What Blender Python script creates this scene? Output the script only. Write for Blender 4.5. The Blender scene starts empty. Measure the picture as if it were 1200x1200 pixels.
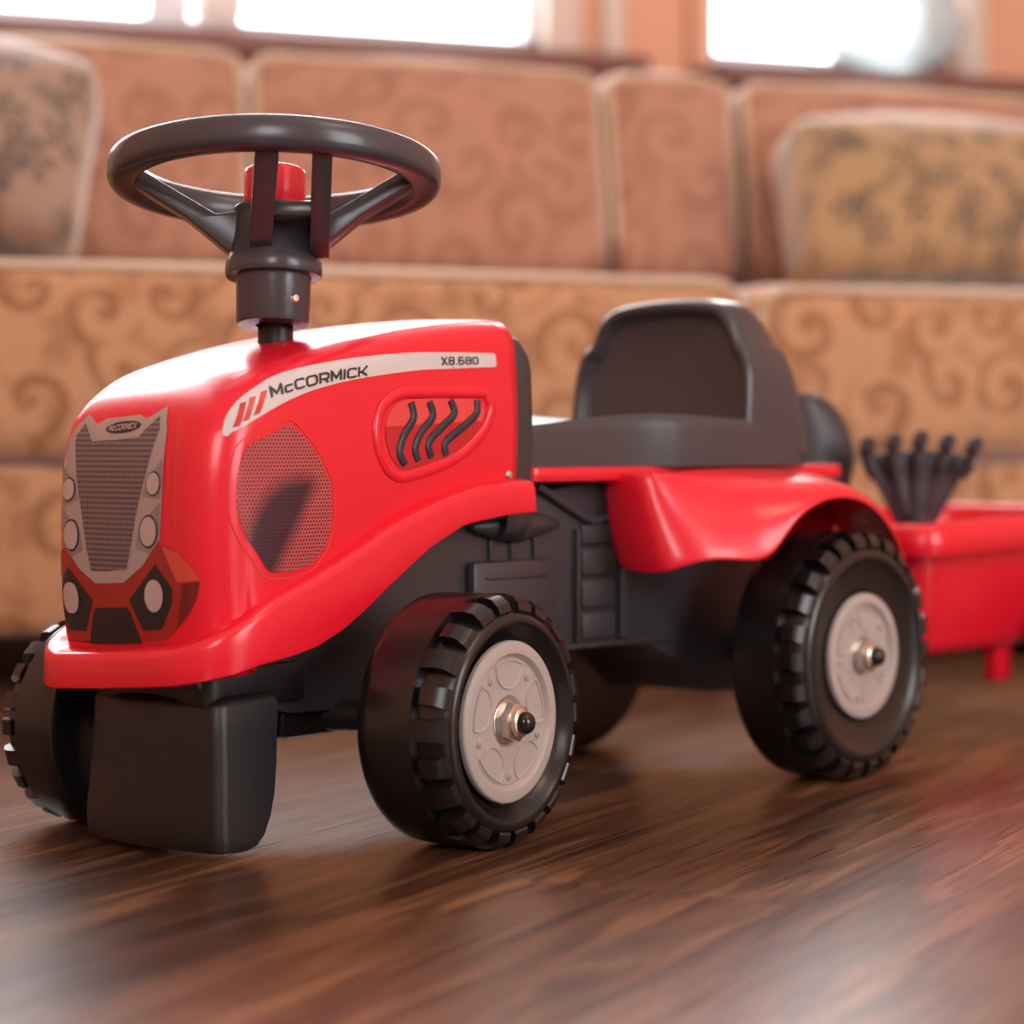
import bpy, bmesh, math, random
from math import sin, cos, pi, radians, sqrt, atan2
from mathutils import Vector, Matrix
from mathutils.bvhtree import BVHTree

random.seed(4)
SC = bpy.context.scene
COL = SC.collection
R = radians

# ------------------------------------------------------------------ camera
CAM_H = 0.269
cam_d = bpy.data.cameras.new('camera')
cam = bpy.data.objects.new('camera', cam_d)
COL.objects.link(cam)
cam.location = (0, 0, CAM_H)
cam.rotation_euler = (R(90) - math.atan(80 / 2800), 0, 0)
cam_d.sensor_width = 36
cam_d.lens = 84
cam_d.clip_start = 0.05
cam_d.dof.use_dof = True
cam_d.dof.focus_distance = 1.60
cam_d.dof.aperture_fstop = 3.5
cam_d.dof.aperture_blades = 0
SC.camera = cam

# ------------------------------------------------------------------ world, exposure
SC.view_settings.view_transform = 'Standard'
SC.view_settings.look = 'None'
SC.view_settings.gamma = 1
SC.view_settings.use_curve_mapping = False
SC.view_settings.exposure = 0.42
SC.cycles.max_bounces = 8
SC.cycles.diffuse_bounces = 4
SC.cycles.glossy_bounces = 4
SC.cycles.transparent_max_bounces = 8
SC.cycles.sample_clamp_indirect = 6
SC.cycles.use_denoising = True
W = bpy.data.worlds.new('sky')
SC.world = W
W.use_nodes = True
bg = W.node_tree.nodes['Background']
bg.inputs[0].default_value = (0.93, 0.96, 1.0, 1)
bg.inputs[1].default_value = 8.0

# room frame: u along the sofa, v away from the camera
YAW = R(20.5)
def room(u, v, z=0.0):
    return Vector((u * cos(YAW) - v * sin(YAW), 2.7 + u * sin(YAW) + v * cos(YAW), z))

def area(name, loc, rotz, sx, sz, power, col=(1, 1, 1), portal=False, tilt=90):
    d = bpy.data.lights.new(name, 'AREA')
    d.shape = 'RECTANGLE'; d.size = sx; d.size_y = sz; d.energy = power; d.color = col
    d.cycles.is_portal = portal
    o = bpy.data.objects.new(name, d); COL.objects.link(o)
    o.location = loc; o.rotation_euler = (R(tilt), 0, rotz)
    return o
# portals in the window openings (let the sky in, give off nothing themselves)
area('portal', room(-0.35, 1.35, 1.625), YAW + pi, 1.75, 1.45, 1, portal=True)
area('portal', room(1.04, 1.35, 1.625), YAW + pi, 0.50, 1.45, 1, portal=True)
area('portal', room(1.40, -3.74, 1.20), YAW, 1.5, 1.7, 1, portal=True)
area('portal', room(-1.45, -3.74, 1.45), YAW, 0.9, 1.3, 1, portal=True)

# ------------------------------------------------------------------ helpers
MATS = {}
def nt(name):
    m = bpy.data.materials.new(name); m.use_nodes = True
    t = m.node_tree; b = t.nodes['Principled BSDF']
    return m, t, b
def N(t, typ, **kw):
    n = t.nodes.new(typ)
    for k, v in kw.items():
        if k.startswith('i_'):
            key = k[2:]
            n.inputs[int(key) if key.isdigit() else key].default_value = v
        else:
            setattr(n, k, v)
    return n
def math_n(t, op, a, b=None, clamp=False):
    n = t.nodes.new('ShaderNodeMath'); n.operation = op; n.use_clamp = clamp
    for i, x in enumerate((a, b)):
        if x is None: continue
        if isinstance(x, (int, float)): n.inputs[i].default_value = x
        else: t.links.new(x, n.inputs[i])
    return n.outputs[0]
def mix(t, fac, a, b):
    n = t.nodes.new('ShaderNodeMix'); n.data_type = 'RGBA'
    for s, x in ((n.inputs[0], fac), (n.inputs[6], a), (n.inputs[7], b)):
        if isinstance(x, (int, float)): s.default_value = x
        elif isinstance(x, tuple): s.default_value = (*x, 1)
        else: t.links.new(x, s)
    return n.outputs[2]
def bump(t, b, h, strength, dist=0.001):
    n = N(t, 'ShaderNodeBump'); n.inputs['Strength'].default_value = strength
    n.inputs['Distance'].default_value = dist
    t.links.new(h, n.inputs['Height']); t.links.new(n.outputs[0], b.inputs['Normal'])
def plain(name, col, rough=0.5, metal=0.0, coat=0.0, grain=0.0, gscale=900, spec=0.5, vary=0.0):
    m, t, b = nt(name)
    b.inputs['Base Color'].default_value = (*col, 1)
    b.inputs['Roughness'].default_value = rough
    b.inputs['Metallic'].default_value = metal
    b.inputs['Coat Weight'].default_value = coat
    b.inputs['Coat Roughness'].default_value = 0.08
    b.inputs['Specular IOR Level'].default_value = spec
    tc = N(t, 'ShaderNodeTexCoord')
    if grain:
        n = N(t, 'ShaderNodeTexNoise'); n.inputs['Scale'].default_value = gscale
        n.inputs['Detail'].default_value = 2
        t.links.new(tc.outputs['Object'], n.inputs['Vector'])
        bump(t, b, n.outputs[0], grain, 0.0006)
    n2 = N(t, 'ShaderNodeTexNoise'); n2.inputs['Scale'].default_value = 22
    t.links.new(tc.outputs['Object'], n2.inputs['Vector'])
    lo = tuple(c * (1 - vary) for c in col)
    t.links.new(mix(t, n2.outputs[0], lo, col), b.inputs['Base Color'])
    MATS[name] = m
    return m

class MB:
    def __init__(s): s.v = []; s.f = []
    def add(s, vs, fs):
        k = len(s.v); s.v += [tuple(v) for v in vs]; s.f += [tuple(i + k for i in f) for f in fs]; return s
    def box(s, x0, x1, y0, y1, z0, z1, M=None):
        vs = [Vector((x, y, z)) for x in (x0, x1) for y in (y0, y1) for z in (z0, z1)]
        if M: vs = [M @ v for v in vs]
        return s.add(vs, [(0, 1, 3, 2), (4, 6, 7, 5), (0, 4, 5, 1), (2, 3, 7, 6), (0, 2, 6, 4), (1, 5, 7, 3)])
    def grid(s, rows, closed_u=False, closed_v=False):
        nr, nc = len(rows), len(rows[0]); fs = []
        for i in range(nr if closed_v else nr - 1):
            for j in range(nc if closed_u else nc - 1):
                a, b = i, (i + 1) % nr; c, d = j, (j + 1) % nc
                fs.append((a * nc + c, a * nc + d, b * nc + d, b * nc + c))
        return s.add([p for r in rows for p in r], fs)
    def lathe(s, prof, n=48, M=None, cap0=False, cap1=False):
        """profile (r, h) about local +Y axis"""
        rows = []
        for r, h in prof:
            row = [Vector((r * cos(2 * pi * k / n), h, r * sin(2 * pi * k / n))) for k in range(n)]
            if M: row = [M @ p for p in row]
            rows.append(row)
        k = len(s.v); s.grid(rows, closed_u=True)
        if cap0: s.f.append(tuple(k + i for i in range(n)))
        if cap1: s.f.append(tuple(k + (len(prof) - 1) * n + i for i in reversed(range(n))))
        return s
    def tube(s, pts, rad, n=10, sy=1.0, closed=False, caps=True, up=Vector((0, 0, 1))):
        pts = [Vector(p) for p in pts]; rows = []
        L = len(pts)
        for i, p in enumerate(pts):
            a = pts[(i - 1) % L] if (closed or i > 0) else p
            b = pts[(i + 1) % L] if (closed or i < L - 1) else p
            t = (b - a).normalized()
            u = up if abs(t.dot(up)) < 0.95 else Vector((1, 0, 0))
            e1 = t.cross(u).normalized(); e2 = e1.cross(t).normalized()
            r = rad[i] if isinstance(rad, (list, tuple)) else rad
            rows.append([p + e1 * r * cos(2 * pi * k / n) + e2 * r * sy * sin(2 * pi * k / n) for k in range(n)])
        k = len(s.v); s.grid(rows, closed_u=True, closed_v=closed)
        if caps and not closed:
            s.f.append(tuple(k + i for i in range(n))); s.f.append(tuple(k + (L - 1) * n + i for i in reversed(range(n))))
        return s
    def prism(s, poly, axis, a, b, M=None):
        """polygon in the plane normal to axis, extruded a..b"""
        def P(p, h):
            q = {'x': (h, p[0], p[1]), 'y': (p[0], h, p[1]), 'z': (p[0], p[1], h)}[axis]
            q = Vector(q); return M @ q if M else q
        n = len(poly)
        vs = [P(p, a) for p in poly] + [P(p, b) for p in poly]
        fs = [tuple(range(n)), tuple(range(2 * n - 1, n - 1, -1))] + [(i, (i + 1) % n, n + (i + 1) % n, n + i) for i in range(n)]
        return s.add(vs, fs)
    def build(s, name, mat, parent=None, loc=(0, 0, 0), rot=(0, 0, 0), smooth=True, bevel=0.0, seg=2, angle=35, sub=0, solid=0.0, off=(0, 0, 0)):
        me = bpy.data.meshes.new(name)
        o3 = Vector(off)
        me.from_pydata([Vector(v) - o3 for v in s.v], [], s.f)
        bm = bmesh.new(); bm.from_mesh(me)
        bmesh.ops.remove_doubles(bm, verts=bm.verts, dist=1e-6)
        bmesh.ops.recalc_face_normals(bm, faces=bm.faces)
        if solid:
            pass
        if bevel:
            es = [e for e in bm.edges if len(e.link_faces) == 2 and e.calc_face_angle(0) > R(30)]
            bmesh.ops.bevel(bm, geom=es, offset=bevel, segments=seg, affect='EDGES', profile=0.5, clamp_overlap=True)
        bm.to_mesh(me); bm.free()
        if smooth:
            me.polygons.foreach_set('use_smooth', [True] * len(me.polygons))
            me.set_sharp_from_angle(angle=R(angle))
        me.materials.append(mat)
        o = bpy.data.objects.new(name, me); COL.objects.link(o)
        o.location = loc; o.rotation_euler = rot
        if parent: o.parent = parent
        if solid:
            md = o.modifiers.new('thickness', 'SOLIDIFY'); md.thickness = solid; md.offset = 0
        if sub:
            md = o.modifiers.new('smooth', 'SUBSURF'); md.levels = sub; md.render_levels = sub
        return o

def empty(name, loc, rz, label, cat, group=None):
    o = bpy.data.objects.new(name, None); COL.objects.link(o)
    o.location = loc; o.rotation_euler = (0, 0, rz)
    o.empty_display_size = 0.05
    o['label'] = label; o['category'] = cat
    if group: o['group'] = group
    return o
def tag(o, label, cat, group=None):
    o['label'] = label; o['category'] = cat
    if group: o['group'] = group
    return o
def struct(o, label=None):
    o['kind'] = 'structure'
    return o
def lerp_list(tab, x):
    """piecewise-linear table of (x, ...) sorted by x"""
    if x <= tab[0][0]: return tab[0][1:]
    for a, b in zip(tab, tab[1:]):
        if x <= b[0]:
            t = (x - a[0]) / (b[0] - a[0])
            return tuple(p + (q - p) * t for p, q in zip(a[1:], b[1:]))
    return tab[-1][1:]
def catmull(pts, n=6, closed=False):
    out = []; L = len(pts)
    V = [Vector(p) for p in pts]
    rng = range(L) if closed else range(L - 1)
    for i in rng:
        p0 = V[(i - 1) % L] if closed or i > 0 else V[i] * 2 - V[i + 1]
        p1 = V[i]; p2 = V[(i + 1) % L]
        p3 = V[(i + 2) % L] if closed or i < L - 2 else V[i + 1] * 2 - V[i]
        for k in range(n):
            t = k / n
            out.append(0.5 * ((2 * p1) + (p2 - p0) * t + (2 * p0 - 5 * p1 + 4 * p2 - p3) * t * t + (3 * p1 - p0 - 3 * p2 + p3) * t ** 3))
    if not closed: out.append(V[-1])
    return out
def round_poly(poly, r, n=5):
    out = []; L = len(poly)
    for i in range(L):
        p = Vector(poly[i]); a = Vector(poly[i - 1]); b = Vector(poly[(i + 1) % L])
        d1 = a - p; d2 = b - p
        rr = min(r, d1.length * 0.45, d2.length * 0.45)
        s0 = p + d1.normalized() * rr; s1 = p + d2.normalized() * rr
        for k in range(n + 1):
            t = k / n
            out.append(s0 * (1 - t) ** 2 + p * 2 * t * (1 - t) + s1 * t * t)
    return out

# ------------------------------------------------------------------ materials
RED = plain('red_plastic', (0.78, 0.010, 0.030), 0.27, coat=0.12, vary=0.04)
RED_SIDE = RED
BLACK = plain('black_plastic', (0.009, 0.008, 0.009), 0.42, grain=0.10, gscale=1500, vary=0.15)
CHAR = plain('charcoal_plastic', (0.056, 0.052, 0.061), 0.25, grain=0.04, gscale=1200, vary=0.1)
BODY = plain('body_plastic', (0.042, 0.038, 0.044), 0.40, grain=0.15, gscale=1300, vary=0.12)
TIRE = plain('tire_plastic', (0.009, 0.008, 0.009), 0.27, grain=0.06, gscale=1700, vary=0.15)
BARREL = plain('tread_plastic', (0.014, 0.011, 0.012), 0.45, grain=0.1, gscale=1500)
GREY = plain('grey_plastic', (0.43, 0.37, 0.34), 0.38, grain=0.05, gscale=900, vary=0.05)
STEEL = plain('steel', (0.62, 0.60, 0.58), 0.25, metal=1.0)
BRASS = plain('zinc_plate', (0.70, 0.62, 0.50), 0.25, metal=1.0)
GLOSS = plain('gloss_black', (0.008, 0.008, 0.009), 0.08)
WHITE_DECAL = plain('decal_white', (0.62, 0.56, 0.55), 0.3)
TEXT = plain('print_dark', (0.035, 0.03, 0.035), 0.4)
LOUVER = plain('louver_black', (0.02, 0.02, 0.03), 0.4)
DREDP = plain('print_red', (0.55, 0.02, 0.02), 0.28)
DRED = plain('print_deep_red', (0.34, 0.020, 0.014), 0.28)
DRED3 = plain('print_darkest_red', (0.16, 0.014, 0.010), 0.28)
LRED = plain('print_light_red', (0.62, 0.075, 0.045), 0.28)
PSILVER = plain('print_silver', (0.40, 0.32, 0.30), 0.3)
PSILVER_D = plain('print_silver_dark', (0.27, 0.21, 0.20), 0.3)
PLAMP = plain('print_lamp', (0.55, 0.45, 0.42), 0.28, vary=0.25)
PBLACK = plain('print_black', (0.018, 0.015, 0.017), 0.3)
PEACH = plain('peach_paint', (0.74, 0.40, 0.26), 0.8, grain=0.1, gscale=60)
CREAM = plain('cream_paint', (0.72, 0.62, 0.53), 0.5)
WHITEW = plain('white_window_frame', (0.80, 0.80, 0.82), 0.4)
CEIL = plain('ceiling_paint', (0.78, 0.74, 0.70), 0.9)
SILLM = plain('sill_wood', (0.22, 0.10, 0.08), 0.45, grain=0.2, gscale=80, vary=0.3)
DARKW = plain('dark_wood', (0.030, 0.016, 0.012), 0.5, vary=0.3)
CERAMIC = plain('white_ceramic', (0.75, 0.73, 0.72), 0.2)

def grille_mat():      # horizontal fine mesh of the front print
    m, t, b = nt('print_grille')
    tc = N(t, 'ShaderNodeTexCoord'); sp = N(t, 'ShaderNodeSeparateXYZ')
    t.links.new(tc.outputs['Object'], sp.inputs[0])
    a = math_n(t, 'SINE', math_n(t, 'MULTIPLY', sp.outputs[2], 2 * pi / 0.0034))
    c = math_n(t, 'SINE', math_n(t, 'MULTIPLY', sp.outputs[1], 2 * pi / 0.0030))
    v = math_n(t, 'MULTIPLY', math_n(t, 'ADD', a, 1.0), math_n(t, 'ADD', math_n(t, 'MULTIPLY', c, 0.35), 0.65))
    v = math_n(t, 'MULTIPLY', v, 0.6, clamp=True)
    t.links.new(mix(t, v, (0.075, 0.05, 0.055), (0.26, 0.19, 0.19)), b.inputs['Base Color'])
    b.inputs['Roughness'].default_value = 0.3
    return m
GRILLE = grille_mat()
def mesh_mat():        # perforated print on the side: hexagonal dots over a see-through tint
    m, t, b = nt('print_perforated')
    tc = N(t, 'ShaderNodeTexCoord'); sp = N(t, 'ShaderNodeSeparateXYZ')
    t.links.new(tc.outputs['Object'], sp.inputs[0])
    x, z = sp.outputs[0], sp.outputs[2]
    P = 0.0028
    def lattice(ox, oz):
        fx = math_n(t, 'SUBTRACT', math_n(t, 'FRACT', math_n(t, 'ADD', math_n(t, 'DIVIDE', x, P), ox)), 0.5)
        fz = math_n(t, 'SUBTRACT', math_n(t, 'FRACT', math_n(t, 'ADD', math_n(t, 'DIVIDE', z, P * 1.732), oz)), 0.5)
        fz = math_n(t, 'MULTIPLY', fz, 1.732)
        return math_n(t, 'SQRT', math_n(t, 'ADD', math_n(t, 'MULTIPLY', fx, fx), math_n(t, 'MULTIPLY', fz, fz)))
    d = math_n(t, 'MINIMUM', lattice(0, 0), lattice(0.5, 0.5))
    dot = math_n(t, 'MULTIPLY', math_n(t, 'SUBTRACT', 0.36, d), 9, clamp=True)
    # a slanted soft-edged wedge where dots and ground colour turn darker
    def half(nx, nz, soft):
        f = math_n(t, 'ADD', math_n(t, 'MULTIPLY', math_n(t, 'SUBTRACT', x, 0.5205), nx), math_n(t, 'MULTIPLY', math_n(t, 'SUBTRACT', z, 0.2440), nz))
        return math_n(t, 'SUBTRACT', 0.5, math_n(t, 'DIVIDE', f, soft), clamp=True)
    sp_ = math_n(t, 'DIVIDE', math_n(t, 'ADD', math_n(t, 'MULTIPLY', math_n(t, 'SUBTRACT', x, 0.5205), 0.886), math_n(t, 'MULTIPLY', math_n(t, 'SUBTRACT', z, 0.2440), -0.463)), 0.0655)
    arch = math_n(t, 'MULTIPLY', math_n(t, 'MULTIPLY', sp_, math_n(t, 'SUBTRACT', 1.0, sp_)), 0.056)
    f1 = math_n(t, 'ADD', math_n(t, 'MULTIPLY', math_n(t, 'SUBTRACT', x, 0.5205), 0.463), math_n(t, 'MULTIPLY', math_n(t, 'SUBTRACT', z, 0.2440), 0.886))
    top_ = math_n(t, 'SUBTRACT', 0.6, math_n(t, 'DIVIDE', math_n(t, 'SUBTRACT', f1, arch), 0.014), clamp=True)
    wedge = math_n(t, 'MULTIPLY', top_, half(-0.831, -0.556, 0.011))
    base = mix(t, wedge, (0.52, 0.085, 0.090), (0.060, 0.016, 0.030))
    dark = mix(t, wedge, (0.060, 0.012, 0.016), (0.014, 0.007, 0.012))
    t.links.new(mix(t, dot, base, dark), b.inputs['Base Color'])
    b.inputs['Roughness'].default_value = 0.3
    return m
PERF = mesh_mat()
def vent_mat():
    m, t, b = nt('print_vent')
    tc = N(t, 'ShaderNodeTexCoord'); sp = N(t, 'ShaderNodeSeparateXYZ')
    t.links.new(tc.outputs['Object'], sp.inputs[0])
    h = math_n(t, 'GREATER_THAN', math_n(t, 'SUBTRACT', sp.outputs[2], math_n(t, 'MULTIPLY', sp.outputs[0], -0.05)), 0.283 + 0.05 * 0.40)
    t.links.new(mix(t, h, (0.50, 0.012, 0.020), (0.74, 0.06, 0.06)), b.inputs['Base Color'])
    b.inputs['Roughness'].default_value = 0.3
    return m
VENT = vent_mat()

def fabric(name, base, pat, scale=7.0, kind='scroll', rough=0.85):
    m, t, b = nt(name)
    tc = N(t, 'ShaderNodeTexCoord'); sp = N(t, 'ShaderNodeSeparateXYZ')
    t.links.new(tc.outputs['Object'], sp.inputs[0])
    cb = N(t, 'ShaderNodeCombineXYZ')
    t.links.new(sp.outputs[0], cb.inputs[0])
    t.links.new(math_n(t, 'ADD', sp.outputs[2], sp.outputs[1]), cb.inputs[1])
    wn = N(t, 'ShaderNodeTexNoise'); wn.inputs['Scale'].default_value = 6
    t.links.new(cb.outputs[0], wn.inputs['Vector'])
    va = N(t, 'ShaderNodeVectorMath', operation='MULTIPLY_ADD')
    t.links.new(wn.outputs['Color'], va.inputs[0]); va.inputs[1].default_value = (0.05, 0.05, 0)
    t.links.new(cb.outputs[0], va.inputs[2])
    sc = N(t, 'ShaderNodeVectorMath', operation='SCALE'); sc.inputs['Scale'].default_value = scale
    t.links.new(va.outputs[0], sc.inputs[0])
    vo = N(t, 'ShaderNodeTexVoronoi', voronoi_dimensions='2D'); vo.inputs['Scale'].default_value = 1
    vo.inputs['Randomness'].default_value = 0.75
    t.links.new(sc.outputs[0], vo.inputs['Vector'])
    df = N(t, 'ShaderNodeVectorMath', operation='SUBTRACT')
    t.links.new(sc.outputs[0], df.inputs[0]); t.links.new(vo.outputs['Position'], df.inputs[1])
    ds = N(t, 'ShaderNodeSeparateXYZ'); t.links.new(df.outputs[0], ds.inputs[0])
    cs = N(t, 'ShaderNodeSeparateColor'); t.links.new(vo.outputs['Color'], cs.inputs[0])
    sgn = math_n(t, 'SUBTRACT', math_n(t, 'MULTIPLY', math_n(t, 'GREATER_THAN', cs.outputs[0], 0.5), 2), 1)
    ang = math_n(t, 'ARCTAN2', ds.outputs[1], math_n(t, 'MULTIPLY', ds.outputs[0], sgn))
    dist = vo.outputs['Distance']
    blot = N(t, 'ShaderNodeTexNoise'); blot.inputs['Scale'].default_value = 17; blot.inputs['Detail'].default_value = 3
    t.links.new(cb.outputs[0], blot.inputs['Vector'])
    if kind == 'scroll':
        s = math_n(t, 'SINE', math_n(t, 'ADD', math_n(t, 'ADD', ang, math_n(t, 'MULTIPLY', dist, 15.0)), math_n(t, 'MULTIPLY', cs.outputs[1], 6.28)))
        band = math_n(t, 'MULTIPLY', math_n(t, 'SUBTRACT', s, 0.30), 5, clamp=True)
        mask = math_n(t, 'MULTIPLY', math_n(t, 'SUBTRACT', 0.62, dist), 6, clamp=True)
        blob = math_n(t, 'MULTIPLY', math_n(t, 'SUBTRACT', 0.10, dist), 20, clamp=True)
        fac = math_n(t, 'MAXIMUM', math_n(t, 'MULTIPLY', band, mask), blob)
        leaf = math_n(t, 'MULTIPLY', math_n(t, 'SUBTRACT', blot.outputs[0], 0.53), 9, clamp=True)
        fac = math_n(t, 'MULTIPLY', math_n(t, 'MAXIMUM', math_n(t, 'MULTIPLY', fac, math_n(t, 'ADD', math_n(t, 'MULTIPLY', blot.outputs[0], 1.6), -0.05, clamp=True)), math_n(t, 'MULTIPLY', leaf, 0.55)), 1.15, clamp=True)
    else:
        s = math_n(t, 'SINE', math_n(t, 'MULTIPLY', ang, 5))
        band = math_n(t, 'MULTIPLY', math_n(t, 'ADD', s, 0.2), 3, clamp=True)
        mask = math_n(t, 'MULTIPLY', math_n(t, 'SUBTRACT', 0.42, dist), 8, clamp=True)
        pick = math_n(t, 'GREATER_THAN', cs.outputs[2], 0.25)
        fac = math_n(t, 'MULTIPLY', math_n(t, 'MULTIPLY', band, mask), pick)
        leaf = math_n(t, 'MULTIPLY', math_n(t, 'SUBTRACT', blot.outputs[0], 0.52), 8, clamp=True)
        fac = math_n(t, 'MAXIMUM', fac, math_n(t, 'MULTIPLY', leaf, 0.8))
    wv = N(t, 'ShaderNodeTexNoise'); wv.inputs['Scale'].default_value = 500
    t.links.new(tc.outputs['Object'], wv.inputs['Vector'])
    fac2 = math_n(t, 'MULTIPLY', fac, math_n(t, 'ADD', math_n(t, 'MULTIPLY', wv.outputs[0], 0.5), 0.55))
    t.links.new(mix(t, fac2, base, pat), b.inputs['Base Color'])
    b.inputs['Roughness'].default_value = rough
    b.inputs['Sheen Weight'].default_value = 1.0
    b.inputs['Sheen Roughness'].default_value = 0.4
    bump(t, b, wv.outputs[0], 0.35, 0.002)
    return m
SOFA_F = fabric('scroll_chenille', (0.55, 0.30, 0.155), (0.27, 0.115, 0.042), 11.0)
SOFA_BACKLIT = fabric('scroll_chenille_backlit', (0.46, 0.235, 0.155), (0.31, 0.140, 0.088), 10.5)  # same sofa cloth with backlight haze put into its colours: pinker, flatter
PILLOW_F = fabric('floral_pillow', (0.42, 0.265, 0.13), (0.050, 0.050, 0.045), 17, 'floral')
PILLOW_G = fabric('floral_pillow_grey', (0.36, 0.245, 0.175), (0.075, 0.060, 0.060), 15, 'floral')

HIGHLIGHT_PIPING = plain('highlight_piping_cloth', (0.62, 0.46, 0.33), 0.7, grain=0.2, gscale=600)  # cream that carries the painted edge highlight of the cushions

def wood_mat():
    m, t, b = nt('laminate')
    tc = N(t, 'ShaderNodeTexCoord'); oi = N(t, 'ShaderNodeObjectInfo')
    mp = N(t, 'ShaderNodeVectorMath', operation='MULTIPLY_ADD')
    t.links.new(tc.outputs['Object'], mp.inputs[0]); mp.inputs[1].default_value = (1, 1, 1)
    cb = N(t, 'ShaderNodeCombineXYZ')
    t.links.new(math_n(t, 'MULTIPLY', oi.outputs['Random'], 37), cb.inputs[0])
    t.links.new(math_n(t, 'MULTIPLY', oi.outputs['Random'], 91), cb.inputs[1])
    t.links.new(cb.outputs[0], mp.inputs[2])
    def sv(x, y):
        n = N(t, 'ShaderNodeVectorMath', operation='MULTIPLY'); n.inputs[1].default_value = (x, y, 1)
        t.links.new(mp.outputs[0], n.inputs[0]); return n.outputs[0]
    n1 = N(t, 'ShaderNodeTexNoise'); n1.inputs['Scale'].default_value = 1; n1.inputs['Detail'].default_value = 5
    n1.inputs['Distortion'].default_value = 0.6
    t.links.new(sv(2.4, 34), n1.inputs['Vector'])
    n2 = N(t, 'ShaderNodeTexNoise'); n2.inputs['Scale'].default_value = 1; n2.inputs['Detail'].default_value = 3
    t.links.new(sv(6, 400), n2.inputs['Vector'])
    n3 = N(t, 'ShaderNodeTexNoise'); n3.inputs['Scale'].default_value = 1; n3.inputs['Detail'].default_value = 2
    t.links.new(sv(2.2, 7), n3.inputs['Vector'])
    rings = math_n(t, 'SINE', math_n(t, 'MULTIPLY', n1.outputs[0], 34))
    f = math_n(t, 'ADD', math_n(t, 'MULTIPLY', rings, 0.16), math_n(t, 'MULTIPLY', n1.outputs[0], 0.9))
    f = math_n(t, 'ADD', f, math_n(t, 'MULTIPLY', math_n(t, 'SUBTRACT', n3.outputs[0], 0.5), 0.7))
    f = math_n(t, 'ADD', f, math_n(t, 'MULTIPLY', math_n(t, 'SUBTRACT', oi.outputs['Random'], 0.5), 0.30))
    f = math_n(t, 'SUBTRACT', f, 0.02)
    cr = N(t, 'ShaderNodeValToRGB')
    e = cr.color_ramp.elements
    e[0].position = 0.12; e[0].color = (0.036, 0.014, 0.008, 1)
    e[1].position = 0.95; e[1].color = (0.36, 0.175, 0.080, 1)
    x = cr.color_ramp.elements.new(0.5); x.color = (0.140, 0.062, 0.028, 1)
    t.links.new(f, cr.inputs[0])
    pores = math_n(t, 'MULTIPLY', math_n(t, 'SUBTRACT', 0.47, n2.outputs[0]), 7, clamp=True)
    t.links.new(mix(t, math_n(t, 'MULTIPLY', pores, 0.75), cr.outputs[0], (0.035, 0.014, 0.008)), b.inputs['Base Color'])
    b.inputs['Roughness'].default_value = 0.33
    rg = math_n(t, 'ADD', math_n(t, 'MULTIPLY', n2.outputs[0], 0.20), 0.20)
    t.links.new(rg, b.inputs['Roughness'])
    b.inputs['Specular IOR Level'].default_value = 0.85
    bump(t, b, math_n(t, 'ADD', n2.outputs[0], math_n(t, 'MULTIPLY', n1.outputs[0], 0.4)), 0.45, 0.0006)
    return m
WOOD = wood_mat()

def glass_mat():
    m, t, b = nt('window_glass')
    t.nodes.remove(b)
    out = t.nodes['Material Output']
    tr = N(t, 'ShaderNodeBsdfTransparent'); gl = N(t, 'ShaderNodeBsdfGlossy'); gl.inputs['Roughness'].default_value = 0.02
    mx = N(t, 'ShaderNodeMixShader'); mx.inputs[0].default_value = 0.06
    t.links.new(tr.outputs[0], mx.inputs[1]); t.links.new(gl.outputs[0], mx.inputs[2]); t.links.new(mx.outputs[0], out.inputs[0])
    return m
GLASS = glass_mat()
def clear_mat():
    m, t, b = nt('bowl_glass')
    b.inputs['Base Color'].default_value = (0.80, 0.86, 0.86, 1)
    b.inputs['Transmission Weight'].default_value = 0.75
    b.inputs['Roughness'].default_value = 0.25
    return m
BOWLG = clear_mat()

# ------------------------------------------------------------------ room shell
def wall_frame_obj(mb, name, mat, **kw):
    """meshes given in (u, v, z)"""
    mb.v = [tuple(room(*p)) for p in mb.v]
    return mb.build(name, mat, **kw)
U0, U1, V0, V1, ZC = -2.4, 2.6, -3.6, 1.2, 2.6
fl = MB().box(U0 - .1, U1 + .1, V0 - .1, V1 + .1, -0.10, -0.012)
floor = struct(wall_frame_obj(fl, 'floor', DARKW, smooth=False))
ce = MB().box(U0 - .1, U1 + .1, V0 - .1, V1 + .1, ZC, ZC + .1)
struct(wall_frame_obj(ce, 'ceiling', CEIL, smooth=False))
def wall_with_holes(name, axis, lo, hi, at, thick, holes):
    mb = MB(); cuts = sorted(holes); cur = lo
    def seg(a, b, z0, z1):
        if axis == 'u': mb.box(a, b, at, at + thick, z0, z1)
        else: mb.box(at, at + thick, a, b, z0, z1)
    for a, b, z0, z1 in cuts:
        seg(cur, a, 0, ZC); seg(a, b, 0, z0); seg(a, b, z1, ZC); cur = b
    seg(cur, hi, 0, ZC)
    return struct(wall_frame_obj(mb, name, PEACH, smooth=False))
HB = [(-1.22, 0.53, 0.90, 2.35), (0.79, 1.29, 0.90, 2.35)]
HF = [(0.65, 2.15, 0.35, 2.05), (-1.90, -1.00, 0.80, 2.10)]
wall_with_holes('wall_back', 'u', U0, U1, V1, 0.14, HB)
wall_with_holes('wall_front', 'u', U0, U1, V0 - 0.12, 0.12, HF)
wall_with_holes('wall_left', 'v', V0, V1, U0 - 0.1, 0.1, [])
wall_with_holes('wall_right', 'v', V0, V1, U1, 0.1, [])

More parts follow.
